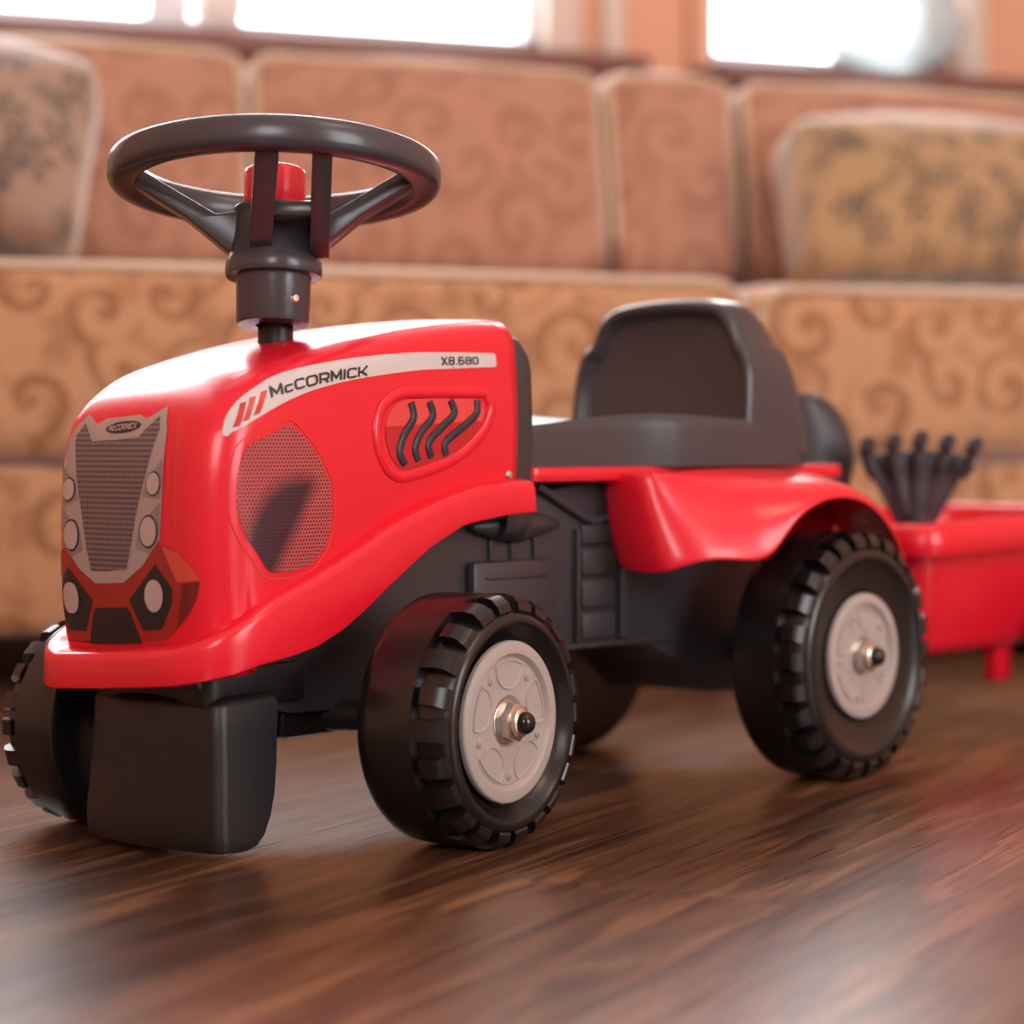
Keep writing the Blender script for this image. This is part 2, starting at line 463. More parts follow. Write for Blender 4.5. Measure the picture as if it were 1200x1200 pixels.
def window(idx, u0, u1, z0, z1, v, mull, inward, casing=None):
    """frame in the opening; inward = -1 when the room is on the -v side"""
    mb = MB(); t = 0.045
    va, vb = v + 0.03, v + 0.09
    mb.box(u0, u1, va, vb, z0, z0 + t); mb.box(u0, u1, va, vb, z1 - t, z1)
    mb.box(u0, u0 + t, va, vb, z0 + t, z1 - t); mb.box(u1 - t, u1, va, vb, z0 + t, z1 - t)
    for a, b in mull: mb.box(a, b, va, vb, z0 + t, z1 - t)
    fr = struct(wall_frame_obj(mb, 'window_%d' % idx, WHITEW, bevel=0.004))
    edges = [u0 + t] + [x for ab in mull for x in ab] + [u1 - t]
    for k in range(0, len(edges), 2):
        g = MB().box(edges[k], edges[k + 1], v + 0.055, v + 0.061, z0 + t, z1 - t)
        wall_frame_obj(g, 'window_pane', GLASS, parent=fr, smooth=False)
    return fr
w1 = window(1, -1.22, 0.53, 0.90, 2.35, V1, [(-0.155, -0.085)], 1)
w2 = window(2, 0.79, 1.29, 0.90, 2.35, V1, [], 1)
w3 = window(3, 0.65, 2.15, 0.35, 2.05, V0 - 0.12, [(1.38, 1.42)], -1)
w4 = window(4, -1.90, -1.00, 0.80, 2.10, V0 - 0.12, [], -1)
# sills and casings of the back windows
for i, (a, b) in enumerate(((-1.30, 0.645), (0.765, 1.40))):
    mb = MB().box(a, b, V1 - 0.13, V1 + 0.04, 0.872, 0.905)
    wall_frame_obj(mb, 'window_sill', SILLM, parent=None, bevel=0.008)
    SILL = COL.objects[-1]; SILL.name = 'trim_%d' % (i + 1); struct(SILL)
k = 3
for (a, b, m) in ((0.50, 0.565, CREAM), (0.605, 0.645, CREAM), (0.765, 0.80, PEACH), (1.30, 1.345, CREAM)):
    mb = MB().box(a, b, V1 - 0.022, V1 + 0.001, 0.905, 2.42)
    o = struct(wall_frame_obj(mb, 'trim_%d' % k, m, bevel=0.006)); k += 1
mb = MB().box(U0, U1, V1 - 0.016, V1, 0, 0.08); struct(wall_frame_obj(mb, 'baseboard_back', CREAM))

# the room's ceiling lamp, behind the camera: three warm glass globes on a brass bar
def glow_mat():
    m, t, b = nt('lamp_glow')
    b.inputs['Base Color'].default_value = (0.9, 0.8, 0.65, 1)
    b.inputs['Emission Color'].default_value = (1.0, 0.76, 0.52, 1)
    b.inputs['Emission Strength'].default_value = 45
    return m
GLOW = glow_mat()
lamp = empty('ceiling_lamp', room(0.55, -2.35, ZC), YAW, 'brass ceiling lamp with three warm round globes, behind the camera', 'lamp')
MB().lathe([(0.0, 0.0), (0.07, 0.0), (0.065, -0.02), (0.012, -0.03), (0.010, -0.30), (0.0, -0.30)], 24, Matrix.Rotation(R(90), 4, 'X')).build('ceiling_rose', BRASS, lamp, angle=40)
for k in range(3):
    a_ = 2 * pi * k / 3 + 0.4
    e_ = Vector((0.24 * cos(a_), 0.24 * sin(a_), -0.33))
    MB().tube([(0, 0, -0.29), (e_.x * 0.5, e_.y * 0.5, -0.34), e_], 0.006, 8).build('arm', BRASS, lamp)
    MB().lathe([(0.055 * sin(pi * t / 12) + 1e-4, 0.055 * cos(pi * t / 12)) for t in range(13)], 24).build('globe', GLOW, lamp, loc=e_ + Vector((0, 0, -0.05)), angle=180)

# planks: each one a part of the floor
ANG = R(90 - 27.5)                      # direction of the boards in the world
PD = Vector((cos(ANG), sin(ANG), 0)); PN = Vector((-sin(ANG), cos(ANG), 0))
PW, PL = 0.192, 1.285
me = None
def plank_mesh(w, l):
    mb = MB().box(0, l, 0, w, -0.012, 0.0)
    bm = bmesh.new(); m_ = bpy.data.meshes.new('plank'); m_.from_pydata(mb.v, [], mb.f); bm.from_mesh(m_)
    bmesh.ops.recalc_face_normals(bm, faces=bm.faces)
    es = [e for e in bm.edges if all(abs(v.co.z) < 1e-6 for v in e.verts)]
    bmesh.ops.bevel(bm, geom=es, offset=0.0004, segments=1, affect='EDGES')
    bm.to_mesh(m_); bm.free(); m_.materials.append(WOOD); return m_
PM = plank_mesh(PW - 0.0004, PL - 0.0004)
anchor = Vector((0.037, 1.15, 0))       # a seam runs through here
e0 = Vector((0.149, 1.395, 0))          # and a butt joint here
ph0 = (e0 - anchor).dot(PD)
cu, cv = Vector((cos(YAW), sin(YAW), 0)), Vector((-sin(YAW), cos(YAW), 0))
rb = random.Random(11)
for r_ in range(-22, 20):
    off = (0.36 * r_) % 1.0 * PL if r_ != 0 else 0.0
    for c_ in range(-5, 6):
        p = anchor + PN * (r_ * PW) + PD * (ph0 + off + c_ * PL)
        mid = p + PD * PL / 2 + PN * PW / 2 - Vector((0, 2.7, 0))
        mu, mv = mid.dot(cu), mid.dot(cv)
        if not (U0 - .1 < mu < U1 + .1 and V0 - .1 < mv < V1 + .05): continue
        o = bpy.data.objects.new('plank', PM); COL.objects.link(o)
        o.location = p; o.rotation_euler = (0, 0, ANG); o.parent = floor

# ------------------------------------------------------------------ sofa
def soft_box(w, d, h, r, bulge=0.0, n=14, front_bulge=0.0, sag=0.0):
    """rounded cushion, centred in x and y, resting on z = 0"""
    mb = MB()
    def samp(half):
        a = []
        core = half - r
        for k in range(5): a.append(-half + r * (1 - cos(k / 4 * pi / 2)) * 1.0)
        for k in range(1, n): a.append(-core + 2 * core * k / n)
        for k in range(5): a.append(core + r * sin(k / 4 * pi / 2))
        return a
    hx, hy, hz = w / 2, d / 2, h / 2
    rr = min(r, hx, hy, hz)
    def mp(p):
        c = Vector((max(-hx + rr, min(hx - rr, p[0])), max(-hy + rr, min(hy - rr, p[1])), max(-hz + rr, min(hz - rr, p[2]))))
        q = Vector(p) - c
        if q.length > 1e-9: q = q.normalized() * rr
        s = c + q
        fx, fy, fz = 1 - (s.x / hx) ** 2, 1 - (s.y / hy) ** 2, 1 - (s.z / hz) ** 2
        fx, fy, fz = max(fx, 0), max(fy, 0), max(fz, 0)
        s.y += bulge * fx * fz * (1 if s.y > 0 else -1) * (abs(s.y) / hy)
        s.z += bulge * fx * fy * (1 if s.z > 0 else 0) * (abs(s.z) / hz)
        s.z += sag * sin(s.x * 9 + 1.3) * (1 if s.z > 0 else 0) * 0.5
        s.z += hz
        return s
    ax = [samp(hx), samp(hy), samp(hz)]
    for i, j, k in ((0, 1, 2), (0, 2, 1), (1, 2, 0)):
        half = (hx, hy, hz)[k]
        for sg in (-1, 1):
            rows = []
            for a in ax[i]:
                row = []
                for b in ax[j]:
                    p = [0, 0, 0]; p[i] = a; p[j] = b; p[k] = sg * half
                    row.append(mp(p))
                rows.append(row)
            mb.grid(rows)
    return mb
def weld_build(mb, name, mat, **kw):
    o = mb.build(name, mat, angle=180, **kw)
    return o

sofa = empty('sofa', room(0.30, 0.45, 0), YAW, 'long patterned tan chenille sofa standing under the windows behind the toy tractor', 'sofa')
def S(u0, u1, v0, v1, z0, z1, name, mat, r):      # sofa part in sofa-local coordinates
    m_ = soft_box(u1 - u0, v1 - v0, z1 - z0, r)
    return weld_build(m_, name, mat, parent=sofa, loc=((u0 + u1) / 2 - 0.30, (v0 + v1) / 2 - 0.45, z0))
S(-1.00, 1.60, 0.015, 0.90, 0.064, 0.247, 'base', SOFA_F, 0.018)
S(-1.00, 1.60, 0.77, 0.98, 0.25, 0.735, 'back_frame', SOFA_BACKLIT, 0.05)
S(-1.24, -1.005, -0.03, 0.95, 0.064, 0.62, 'armrest', SOFA_F, 0.06)
S(1.605, 1.84, -0.03, 0.95, 0.064, 0.62, 'armrest', SOFA_F, 0.06)
for lu in (-1.15, 0.3, 1.75):
    for lv in (0.06, 0.86):
        MB().box(-.03, .03, -.03, .03, 0, 0.068).build('foot', DARKW, parent=sofa, loc=(lu - .3, lv - .45, 0), bevel=0.004)

def cushion(name, u, v, z, w, d, h, r, mat, tilt, bulge, label, cat, group=None, rz=0.0, sag=0.0, ry=0.0):
    o = weld_build(soft_box(w, d, h, r, bulge, sag=sag), name, mat, loc=room(u, v, z), rot=(tilt, ry, YAW + rz))
    tag(o, label, cat, group)
    if 'cushion' in name:      # added pale welt: paints the window-lit upper front edge, continues down the sides
        k_ = r * 0.20
        x_, y_, zt_ = w / 2 - k_, -d / 2 + k_, h - k_
        path_ = [(-x_ + r * .2, y_ + 0.02, 0.03), (-x_, y_ + .004, 0.06), (-x_, y_, zt_ - r), (-x_ + r * .35, y_, zt_ - r * .25), (-x_ + r * 1.1, y_, zt_)]
        n_ = 12
        path_ += [(-x_ + r * 1.1 + (2 * x_ - 2.2 * r) * q / n_, y_, zt_ + sag * sin((-x_ + r * 1.1 + (2 * x_ - 2.2 * r) * q / n_) * 9 + 1.3) * .4) for q in range(1, n_)]
        path_ += [(-a_, b_, c_) for a_, b_, c_ in reversed(path_[:5])]
        MB().tube(catmull(path_, 3), 0.0058, 8).build('highlight_piping', HIGHLIGHT_PIPING, o, angle=180)
    return o
# seat cushions: front face on v = 0
cushion('seat_cushion', -0.203, 0.325, 0.25, 0.998, 0.65, 0.214, 0.035, SOFA_F, 0, 0.010,
        'wide tan scroll-patterned seat cushion behind the steering wheel, left of the seam', 'cushion')
cushion('seat_cushion', 0.805, 0.325, 0.25, 0.998, 0.65, 0.209, 0.038, SOFA_F, 0, 0.010,
        'tan scroll-patterned seat cushion on the right, behind the toy seat back and rake', 'cushion')
for u0_, u1_, lab in ((-0.680, -0.178, 'brown scroll-patterned back cushion behind the left part of the steering wheel, beside grey pillow'),
                      (-0.172, 0.322, 'wide brown scroll-patterned back cushion in the middle, right of the steering wheel'),
                      (0.328, 0.522, 'narrow brown back cushion just left of the dark floral pillow'),
                      (0.534, 1.030, 'brown back cushion behind the dark floral pillow at right')):
    cushion('back_cushion', (u0_ + u1_) / 2, 0.56, 0.478, u1_ - u0_ - 0.003, 0.20, 0.290, 0.028, SOFA_BACKLIT, R(-11), 0.020, lab, 'cushion', sag=0.006)
cushion('throw_pillow', 0.735, 0.30, 0.482, 0.42, 0.12, 0.222, 0.030, PILLOW_F, R(-20), 0.030,
        'tan throw pillow with dark green floral print leaning at the right of the sofa', 'pillow', rz=R(-4))
cushion('throw_pillow', -0.615, 0.27, 0.500, 0.34, 0.12, 0.240, 0.030, PILLOW_G, R(-24), 0.040,
        'greyish speckled throw pillow leaning at the left end of the sofa', 'pillow', rz=R(-14), ry=R(7))

# things on the window sill
def lathe_obj(prof, name, mat, loc, label, cat, n=32):
    M = Matrix.Rotation(R(90), 4, 'X')
    o = MB().lathe(prof, n, M=M, cap0=True).build(name, mat, loc=loc, angle=60)
    return tag(o, label, cat)
lathe_obj([(0.022, 0), (0.030, 0.004), (0.034, 0.02), (0.044, 0.045), (0.040, 0.070), (0.024, 0.088), (0.020, 0.10), (0.026, 0.125), (0.045, 0.155), (0.042, 0.155), (0.018, 0.12)],
          'vase', CERAMIC, room(-0.062, V1 - 0.06, 0.906), 'small pale waisted vase on the window sill at upper left', 'vase')
lathe_obj([(0.03, 0), (0.06, 0.004), (0.105, 0.03), (0.128, 0.075), (0.115, 0.125), (0.085, 0.155), (0.078, 0.155), (0.105, 0.122), (0.118, 0.075), (0.095, 0.035), (0.03, 0.012)],
          'glass_bowl', BOWLG, room(1.135, V1 + 0.02 - 0.075, 0.906), 'round pale glass bowl on the sill of the right-hand window', 'bowl', 40)

# ------------------------------------------------------------------ ride-on tractor
PH = R(49)
ORG = Vector((0.1487, 2.0148, 0))
TR = pi + PH                                   # tractor +x points forward, +y to its left (towards us)
def tworld(x, y, z=0):
    return ORG + Vector((-cos(PH) * x + sin(PH) * y, -sin(PH) * x - cos(PH) * y, z))
trac = empty('ride_on_tractor', ORG, TR, 'red and black plastic ride-on toy tractor with a charcoal steering wheel on the wooden floor', 'toy tractor')

# --- hood shell
prof = [(0.6070, 0.118), (0.6125, 0.16), (0.6145, 0.20), (0.6140, 0.235), (0.6120, 0.258), (0.6070, 0.278), (0.5975, 0.2925), (0.582, 0.3055),
        (0.559, 0.3180), (0.52, 0.3300), (0.475, 0.341), (0.43, 0.3495), (0.39, 0.355), (0.35, 0.359), (0.312, 0.361)]
pc = catmull([(a, b, 0) for a, b in prof], 4)
HWID = 0.076
def hwid(x): return 0.076 + 0.0080 * min(1, max(0, (x - 0.40) / 0.14))
rows = []
NF, NS, NC = 9, 12, 6
seam = catmull([(0.588, 0.128, 0), (0.584, 0.132, 0), (0.577, 0.138, 0), (0.562, 0.149, 0), (0.5334, 0.170, 0), (0.4941, 0.188, 0), (0.4533, 0.207, 0), (0.4109, 0.221, 0), (0.3668, 0.232, 0), (0.312, 0.235, 0)], 8)
def along(poly, t):
    L = [0]
    for a, b in zip(poly, poly[1:]): L.append(L[-1] + (b - a).length)
    d = t * L[-1]
    for i in range(len(L) - 1):
        if d <= L[i + 1] or i == len(L) - 2:
            k = (d - L[i]) / max(L[i + 1] - L[i], 1e-9)
            return poly[i].lerp(poly[i + 1], min(max(k, 0), 1))
inset = []
for i, p in enumerate(pc):
    a = pc[max(i - 1, 0)]; b = pc[min(i + 1, len(pc) - 1)]
    t = (b - a).normalized(); nin = Vector((t.y, -t.x, 0))      # inward (down/back)
    if nin.dot(Vector((0.45, 0.15, 0)) - p) < 0: nin = -nin
    s = i / (len(pc) - 1)
    r = 0.026 - 0.006 * min(1, max(0, (s - 0.35) / 0.3))
    cr = 0.0055 - 0.001 * min(1, max(0, (s - 0.3) / 0.3))
    row = []
    def pt(y, offv):
        off = offv + cr * (y / HWID) ** 2
        q = p + nin * off
        y = y * hwid(q.x) / HWID
        return Vector((q.x, y, q.y))
    half = []
    flat = HWID - r
    for k in range(NC + 1): half.append(pt(flat * k / NC, 0))
    for k in range(1, NF + 1):
        th = k / NF * pi / 2
        half.append(pt(flat + r * sin(th), r * (1 - cos(th))))
    end = half[-1]
    tgt = along(seam, s)
    for k in range(1, NS + 1):
        f = k / NS
        x = end.x + (tgt.x - end.x) * f; z = end.z + (tgt.y - end.z) * f
        y = hwid(x) + 0.003 * sin(pi * f * 0.9)
        half.append(Vector((x, y, z)))
    full = [Vector((q.x, -q.y, q.z)) for q in reversed(half[1:])] + half
    rows.append(full)
hood_mb = MB().grid(rows)
hood = hood_mb.build('hood', RED, trac, angle=70)
hood.modifiers.new('thickness', 'SOLIDIFY').thickness = 0.0025
bvh = BVHTree.FromPolygons([Vector(v) for v in hood_mb.v], hood_mb.f)
def side_map(off):
    def f(a, b):
        a = a + 0.0040 * min(1, max(0, (a - 0.42) / 0.1))
        h = bvh.ray_cast(Vector((a, 0.3, b)), Vector((0, -1, 0)))
        if h[0] is None: return Vector((a, HWID + off, b))
        n = h[1] if h[1].y > 0 else -h[1]
        return h[0] + n * off
    return f
def front_map(off):
    def f(a, b):
        b = b + 0.055 * a; a = a - 0.0115
        s = 1 if a >= 0 else -1; A = abs(a)
        th = atan2(min(A, 0.05), 0.07) + max(0, A - 0.05) / 0.084
        d = Vector((cos(th), s * sin(th), 0)).normalized()
        o = Vector((0.543, 0, b))
        h = bvh.ray_cast(o, d)
        if h[0] is None: return o + d * 0.07
        n = h[1] if h[1].dot(d) > 0 else -h[1]
        return h[0] + n * off
    return f
def decal(poly, mapper, name, mat, parent=hood, cut=0.004, extra=None):
    bm = bmesh.new()
    vs = [bm.verts.new((p[0], p[1], 0)) for p in poly]
    bm.faces.new(vs)
    bmesh.ops.triangulate(bm, faces=bm.faces[:])
    xs = [p[0] for p in poly]; ys = [p[1] for p in poly]
    for lo, hi, no in ((min(xs), max(xs), (1, 0, 0)), (min(ys), max(ys), (0, 1, 0))):
        c = lo + cut
        while c < hi:
            co = (c, 0, 0) if no[0] else (0, c, 0)
            bmesh.ops.bisect_plane(bm, geom=bm.verts[:] + bm.edges[:] + bm.faces[:], plane_co=co, plane_no=no)
            c += cut
    for v in bm.verts: v.co = mapper(v.co.x, v.co.y)
    bmesh.ops.recalc_face_normals(bm, faces=bm.faces)
    m_ = bpy.data.meshes.new(name); bm.to_mesh(m_); bm.free()
    m_.polygons.foreach_set('use_smooth', [True] * len(m_.polygons))
    m_.materials.append(mat)
    o = bpy.data.objects.new(name, m_); COL.objects.link(o); o.parent = parent
    return o
# lettering drawn stroke by stroke (width, polylines) in a cell of height 1
GLYPH = {
 'M': (1.05, [[(0.08, 0), (0.08, 1.0), (0.525, 0.28), (0.97, 1.0), (0.97, 0)]]),
 'C': (0.95, [[(0.90, 0.80), (0.80, 0.92), (0.24, 0.92), (0.08, 0.76), (0.08, 0.24), (0.24, 0.08), (0.80, 0.08), (0.90, 0.20)]]),
 'c': (0.78, [[(0.72, 0.56), (0.64, 0.66), (0.20, 0.66), (0.08, 0.55), (0.08, 0.19), (0.20, 0.08), (0.64, 0.08), (0.72, 0.18)]]),
 'O': (1.08, [[(0.55, 0.92), (0.24, 0.92), (0.08, 0.76), (0.08, 0.24), (0.24, 0.08), (0.84, 0.08), (1.0, 0.24), (1.0, 0.76), (0.84, 0.92), (0.53, 0.92)]]),
 'R': (0.95, [[(0.08, 0), (0.08, 0.92), (0.74, 0.92), (0.88, 0.80), (0.88, 0.50), (0.74, 0.38), (0.08, 0.38)], [(0.50, 0.38), (0.86, 0)]]),
 'I': (0.22, [[(0.11, 0), (0.11, 1.0)]]),
 'K': (0.95, [[(0.08, 0), (0.08, 1.0)], [(0.12, 0.46), (0.40, 0.46), (0.88, 1.0)], [(0.36, 0.50), (0.92, 0)]]),
 'X': (0.85, [[(0.06, 0), (0.80, 1.0)], [(0.06, 1.0), (0.80, 0)]]),
 '8': (0.82, [[(0.40, 0.92), (0.18, 0.92), (0.08, 0.82), (0.08, 0.62), (0.18, 0.52), (0.62, 0.52), (0.74, 0.40), (0.74, 0.20), (0.62, 0.08), (0.20, 0.08), (0.08, 0.20), (0.08, 0.40), (0.20, 0.52), (0.62, 0.52), (0.74, 0.62), (0.74, 0.82), (0.62, 0.92), (0.38, 0.92)]]),
 '6': (0.82, [[(0.70, 0.92), (0.20, 0.92), (0.08, 0.80), (0.08, 0.20), (0.20, 0.08), (0.62, 0.08), (0.74, 0.20), (0.74, 0.42), (0.62, 0.54), (0.08, 0.54)]]),
 '0': (0.82, [[(0.40, 0.92), (0.20, 0.92), (0.08, 0.80), (0.08, 0.20), (0.20, 0.08), (0.62, 0.08), (0.74, 0.20), (0.74, 0.80), (0.62, 0.92), (0.38, 0.92)]]),
 '.': (0.24, [[(0.12, 0.0), (0.12, 0.17)]]),
}
def lettering(txt, name, mat, mapper, parent, sw_=0.21, gap=0.16):
    """mapper takes (0..1 along, 0..1 up)"""
    tot = sum(GLYPH[c][0] for c in txt) + gap * (len(txt) - 1)
    mb = MB(); x0 = 0.0
    for c in txt:
        wd, lines = GLYPH[c]
        for ln_ in lines:
            P = []
            for a, b in zip(ln_, ln_[1:]):
                a = Vector(a); b = Vector(b); n_ = max(1, int((b - a).length / 0.12))
                for k in range(n_): P.append(a.lerp(b, k / n_))
            P.append(Vector(ln_[-1]))
            L, Rr_ = [], []
            for i_, p in enumerate(P):
                d0 = (p - P[i_ - 1]).normalized() if i_ else (P[1] - p).normalized()
                d1 = (P[i_ + 1] - p).normalized() if i_ < len(P) - 1 else d0
                d = (d0 + d1); d = d.normalized() if d.length > 1e-6 else d0
                m_ = Vector((-d.y, d.x)); k_ = min(1.6, 1 / max(0.4, m_.dot(Vector((-d0.y, d0.x)))))
                L.append(p + m_ * sw_ / 2 * k_); Rr_.append(p - m_ * sw_ / 2 * k_)
            mb.grid([[mapper((x0 + q.x) / tot, q.y) for q in row] for row in (L, Rr_)])
        x0 += wd + gap
    return mb.build(name, mat, parent)

# --- hood skirt (the outward lip running round the shell)
def zup(x): return lerp_list([(0.30, 0.2415), (0.321, 0.2415), (0.3668, 0.2385), (0.4109, 0.2275), (0.4533, 0.2138), (0.4941, 0.1950), (0.5334, 0.1770), (0.5712, 0.1620), (0.588, 0.1500), (0.600, 0.1430), (0.612, 0.1345), (0.625, 0.1330)], x)[0]
def zlo(x): return lerp_list([(0.30, 0.2190), (0.321, 0.2187), (0.339, 0.2172), (0.3802, 0.2122), (0.4195, 0.1960), (0.4616, 0.1713), (0.5022, 0.1455), (0.53, 0.1330), (0.5564, 0.1262), (0.58, 0.1215), (0.600, 0.1150), (0.612, 0.1110), (0.625, 0.1095)], x)[0]
path = []
for k in range(31): path.append((0.305 + (0.565 - 0.305) * k / 30, 0.0775 + 0.0045 * min(1, max(0, (0.305 + 0.255 * k / 30 - 0.40) / 0.14))))
for k in range(1, 25):      # superelliptic nose
    th = k / 24 * pi / 2
    e_ = 0.55
    path.append((0.565 + 0.051 * sin(th) ** e_, 0.082 * cos(th) ** e_))
path = [(x, y) for x, y in path] + [(x, -y) for x, y in reversed(path[:-1])]
rows = []
for i, (x, y) in enumerate(path):
    a = Vector((*path[max(i - 1, 0)], 0)); b = Vector((*path[min(i + 1, len(path) - 1)], 0))
    t = (b - a).normalized(); no = Vector((-t.y, t.x, 0))
    if no.dot(Vector((x - 0.45, y, 0))) < 0: no = -no
    zu, zl = zup(x), zlo(x)
    P = Vector((x, y, 0))
    tl = 0.075 * y * min(1, max(0, (x - 0.48) / 0.10))
    zu += tl; zl += tl
    sec = [(-0.004, zu + 0.0025), (0.002, zu + 0.0018), (0.0075, zu + 0.0008), (0.0105, zu - 0.0005), (0.0123, zu - 0.0030), (0.0129, zu - 0.0065), (0.0132, (zu + zl) / 2),
           (0.0137, zl + 0.003), (0.0132, zl + 0.0008), (0.0115, zl), (0.009, zl + 0.001), (0.007, zl + 0.006), (-0.003, zl + 0.008)]
    end = 0.0
    rows.append([P + no * d + Vector((0, 0, z)) for d, z in sec])
def cap_loop(mb, row, rev):
    k = len(mb.v); mb.add(row, [tuple(range(len(row)))[::-1] if rev else tuple(range(len(row)))])
sk = MB().grid(rows, closed_u=True); cap_loop(sk, rows[0], False); cap_loop(sk, rows[-1], True)
skirt = sk.build('hood_skirt', RED, trac, angle=50)

# side label strip
dt = catmull([(0.5905, 0.2742, 0), (0.5895, 0.2790, 0), (0.5840, 0.2885, 0), (0.5691, 0.3008, 0), (0.5393, 0.3146, 0), (0.4867, 0.3248, 0), (0.4298, 0.3310, 0), (0.3778, 0.3331, 0), (0.3350, 0.3337, 0)], 5)
db = catmull([(0.3335, 0.3239, 0), (0.3789, 0.3217, 0), (0.4229, 0.3189, 0), (0.4907, 0.3098, 0), (0.5390, 0.2974, 0), (0.5814, 0.2783, 0), (0.5880, 0.2737, 0)], 5)
poly = [(p.x, p.y) for p in dt] + [(0.3330, 0.3325), (0.3322, 0.3255)] + [(p.x, p.y) for p in db]
decal(poly, side_map(0.0004), 'label_strip', WHITE_DECAL)
dtop = [(p.x, p.y) for p in dt]; dbot = [(p.x, p.y) for p in db]
def zt(x): return lerp_list(sorted(dtop), x)[0]
def zb(x): return lerp_list(sorted(dbot), x)[0]
SM = side_map(0.0009)
def strip_text(x0, x1, f0, f1):
    def mp(a, b):
        x = x0 + (x1 - x0) * a
        lo, hi = zb(x), zt(x)
        return SM(x, lo + (hi - lo) * (f0 + (f1 - f0) * b))
    return mp
BL = [(0.4652, 0.3149), (0.4860, 0.3120), (0.5100, 0.3084), (0.5340, 0.3034), (0.5540, 0.2982)]
def base_text(a, b):
    x = 0.5535 + (0.4655 - 0.5535) * a
    return SM(x - 0.0012 * (b - 0.5), lerp_list(BL, x)[0] + 0.0066 * b)
lettering('McCORMICK', 'lettering', TEXT, base_text, hood)
lettering('X8.680', 'lettering', TEXT, strip_text(0.3905, 0.3520, 0.22, 0.72), hood, 0.19)
for q in ([(0.5845, 0.2790), (0.5800, 0.2802), (0.5712, 0.2955), (0.5752, 0.2945)], [(0.5778, 0.2828), (0.5736, 0.2839), (0.5638, 0.2994), (0.5681, 0.2981)],
          [(0.5697, 0.2866), (0.5646, 0.2885), (0.5548, 0.3034), (0.5598, 0.3018)]):
    decal(q, side_map(0.0008), 'stripe', DREDP, cut=0.003)
# perforated print
mp_ = [(0.5395, 0.2818), (0.5778, 0.2672), (0.5835, 0.2510), (0.5845, 0.2350), (0.5838, 0.2220), (0.5786, 0.2100), (0.5720, 0.2020), (0.5610, 0.1862),
       (0.5440, 0.1858), (0.5190, 0.1900), (0.5070, 0.2030), (0.5022, 0.2190), (0.5035, 0.2420), (0.5148, 0.2615), (0.5310, 0.2765)]
fm = round_poly([(0.553 + (a - 0.545) * 1.10 - 0.006, 0.2338 + (b - 0.2338) * 1.09) for a, b in mp_], 0.006, 4)
MB().tube([side_map(0.0002)(p.x, p.y) for p in fm], 0.0004, 6, closed=True, up=Vector((0, 1, 0))).build('film_edge', LRED, hood)
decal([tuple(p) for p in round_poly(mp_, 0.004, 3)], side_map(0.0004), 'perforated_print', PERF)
# vent: raised rim, print inside, black louvres
vp = [(0.4600, 0.2720), (0.4560, 0.2925), (0.4380, 0.3035), (0.3890, 0.3050), (0.3450, 0.3052), (0.3385, 0.2950), (0.3471, 0.2780), (0.3721, 0.2600), (0.4074, 0.2500), (0.4385, 0.2455), (0.4517, 0.2540)]
vpr = round_poly(vp, 0.016, 5)
SMr = side_map(0.0006)
rimpts = [SMr(p.x, p.y) for p in vpr]
MB().tube(rimpts, 0.0040, 10, closed=True, up=Vector((0, 1, 0)), sy=0.38).build('vent_rim', RED, hood, angle=80)
cx, cz = 0.400, 0.2765
decal([(cx + (p.x - cx) * 0.86, cz + (p.y - cz) * 0.84) for p in vpr], side_map(0.0005), 'vent_print', VENT)
def pxl(pts): return pts
slats = [[(0.4246, 0.2975), (0.4225, 0.2866), (0.4325, 0.2748), (0.4372, 0.2632), (0.4317, 0.2550)],
         [(0.4052, 0.2980), (0.4020, 0.2879), (0.4149, 0.2770), (0.4213, 0.2661), (0.4180, 0.2575)],
         [(0.3832, 0.2995), (0.3800, 0.2899), (0.3944, 0.2795), (0.4071, 0.2695), (0.4040, 0.2595)],
         [(0.3556, 0.3000), (0.3568, 0.2901), (0.3724, 0.2800), (0.3890, 0.2700), (0.3885, 0.2610)]]
SL = side_map(0.0008)
for s_ in slats:
    c = catmull([(a, b, 0) for a, b in s_], 5)
    MB().tube([SL(p.x, p.y) for p in c], 0.0031, 10, closed=False, up=Vector((0, 1, 0)), sy=0.55).build('louvre', LOUVER, hood)
sc_ = side_map(0.0)(0.3200, 0.2463)
MB().lathe([(0.0, 0.0025), (0.002, 0.0022), (0.0034, 0.0008), (0.0036, -0.001)], 16, Matrix.Translation(sc_)).build('screw', STEEL, hood)

# front print
F1, F2, F3, F4 = front_map(0.0004), front_map(0.0007), front_map(0.0010), front_map(0.0013)
def mirror(pts): return [(-a, b) for a, b in reversed(pts)]
half = [(0.0, 0.2862), (0.0185, 0.2865), (0.0280, 0.2835), (0.0440, 0.2895), (0.0475, 0.2905), (0.0530, 0.2745), (0.0525, 0.2580), (0.0515, 0.2310), (0.0495, 0.2055), (0.0330, 0.1885), (0.0145, 0.1780), (0.0, 0.1780)]
lowred = [(0.0, 0.1990), (0.0500, 0.2020), (0.0655, 0.1965), (0.0740, 0.1860), (0.0785, 0.1775), (0.0765, 0.1660), (0.0720, 0.1570), (0.0620, 0.1455), (0.0520, 0.1400), (0.0, 0.1370)]
decal(lowred[1:] + mirror(lowred[1:]), F1, 'lower_print', DRED)
for s in (1, -1):
    decal([(s * a, b) for a, b in [(0.0505, 0.2012), (0.0655, 0.1962), (0.0740, 0.1860), (0.0783, 0.1780), (0.0650, 0.1770)]], F2, 'light_facet', LRED)
    decal([(s * a, b) for a, b in [(0.0783, 0.1772), (0.0765, 0.1660), (0.0720, 0.1570), (0.0640, 0.1480), (0.0680, 0.1765)]], F2, 'dark_facet', DRED3)
decal(half + mirror(half[1:-1]), F2, 'silver_panel', PSILVER)
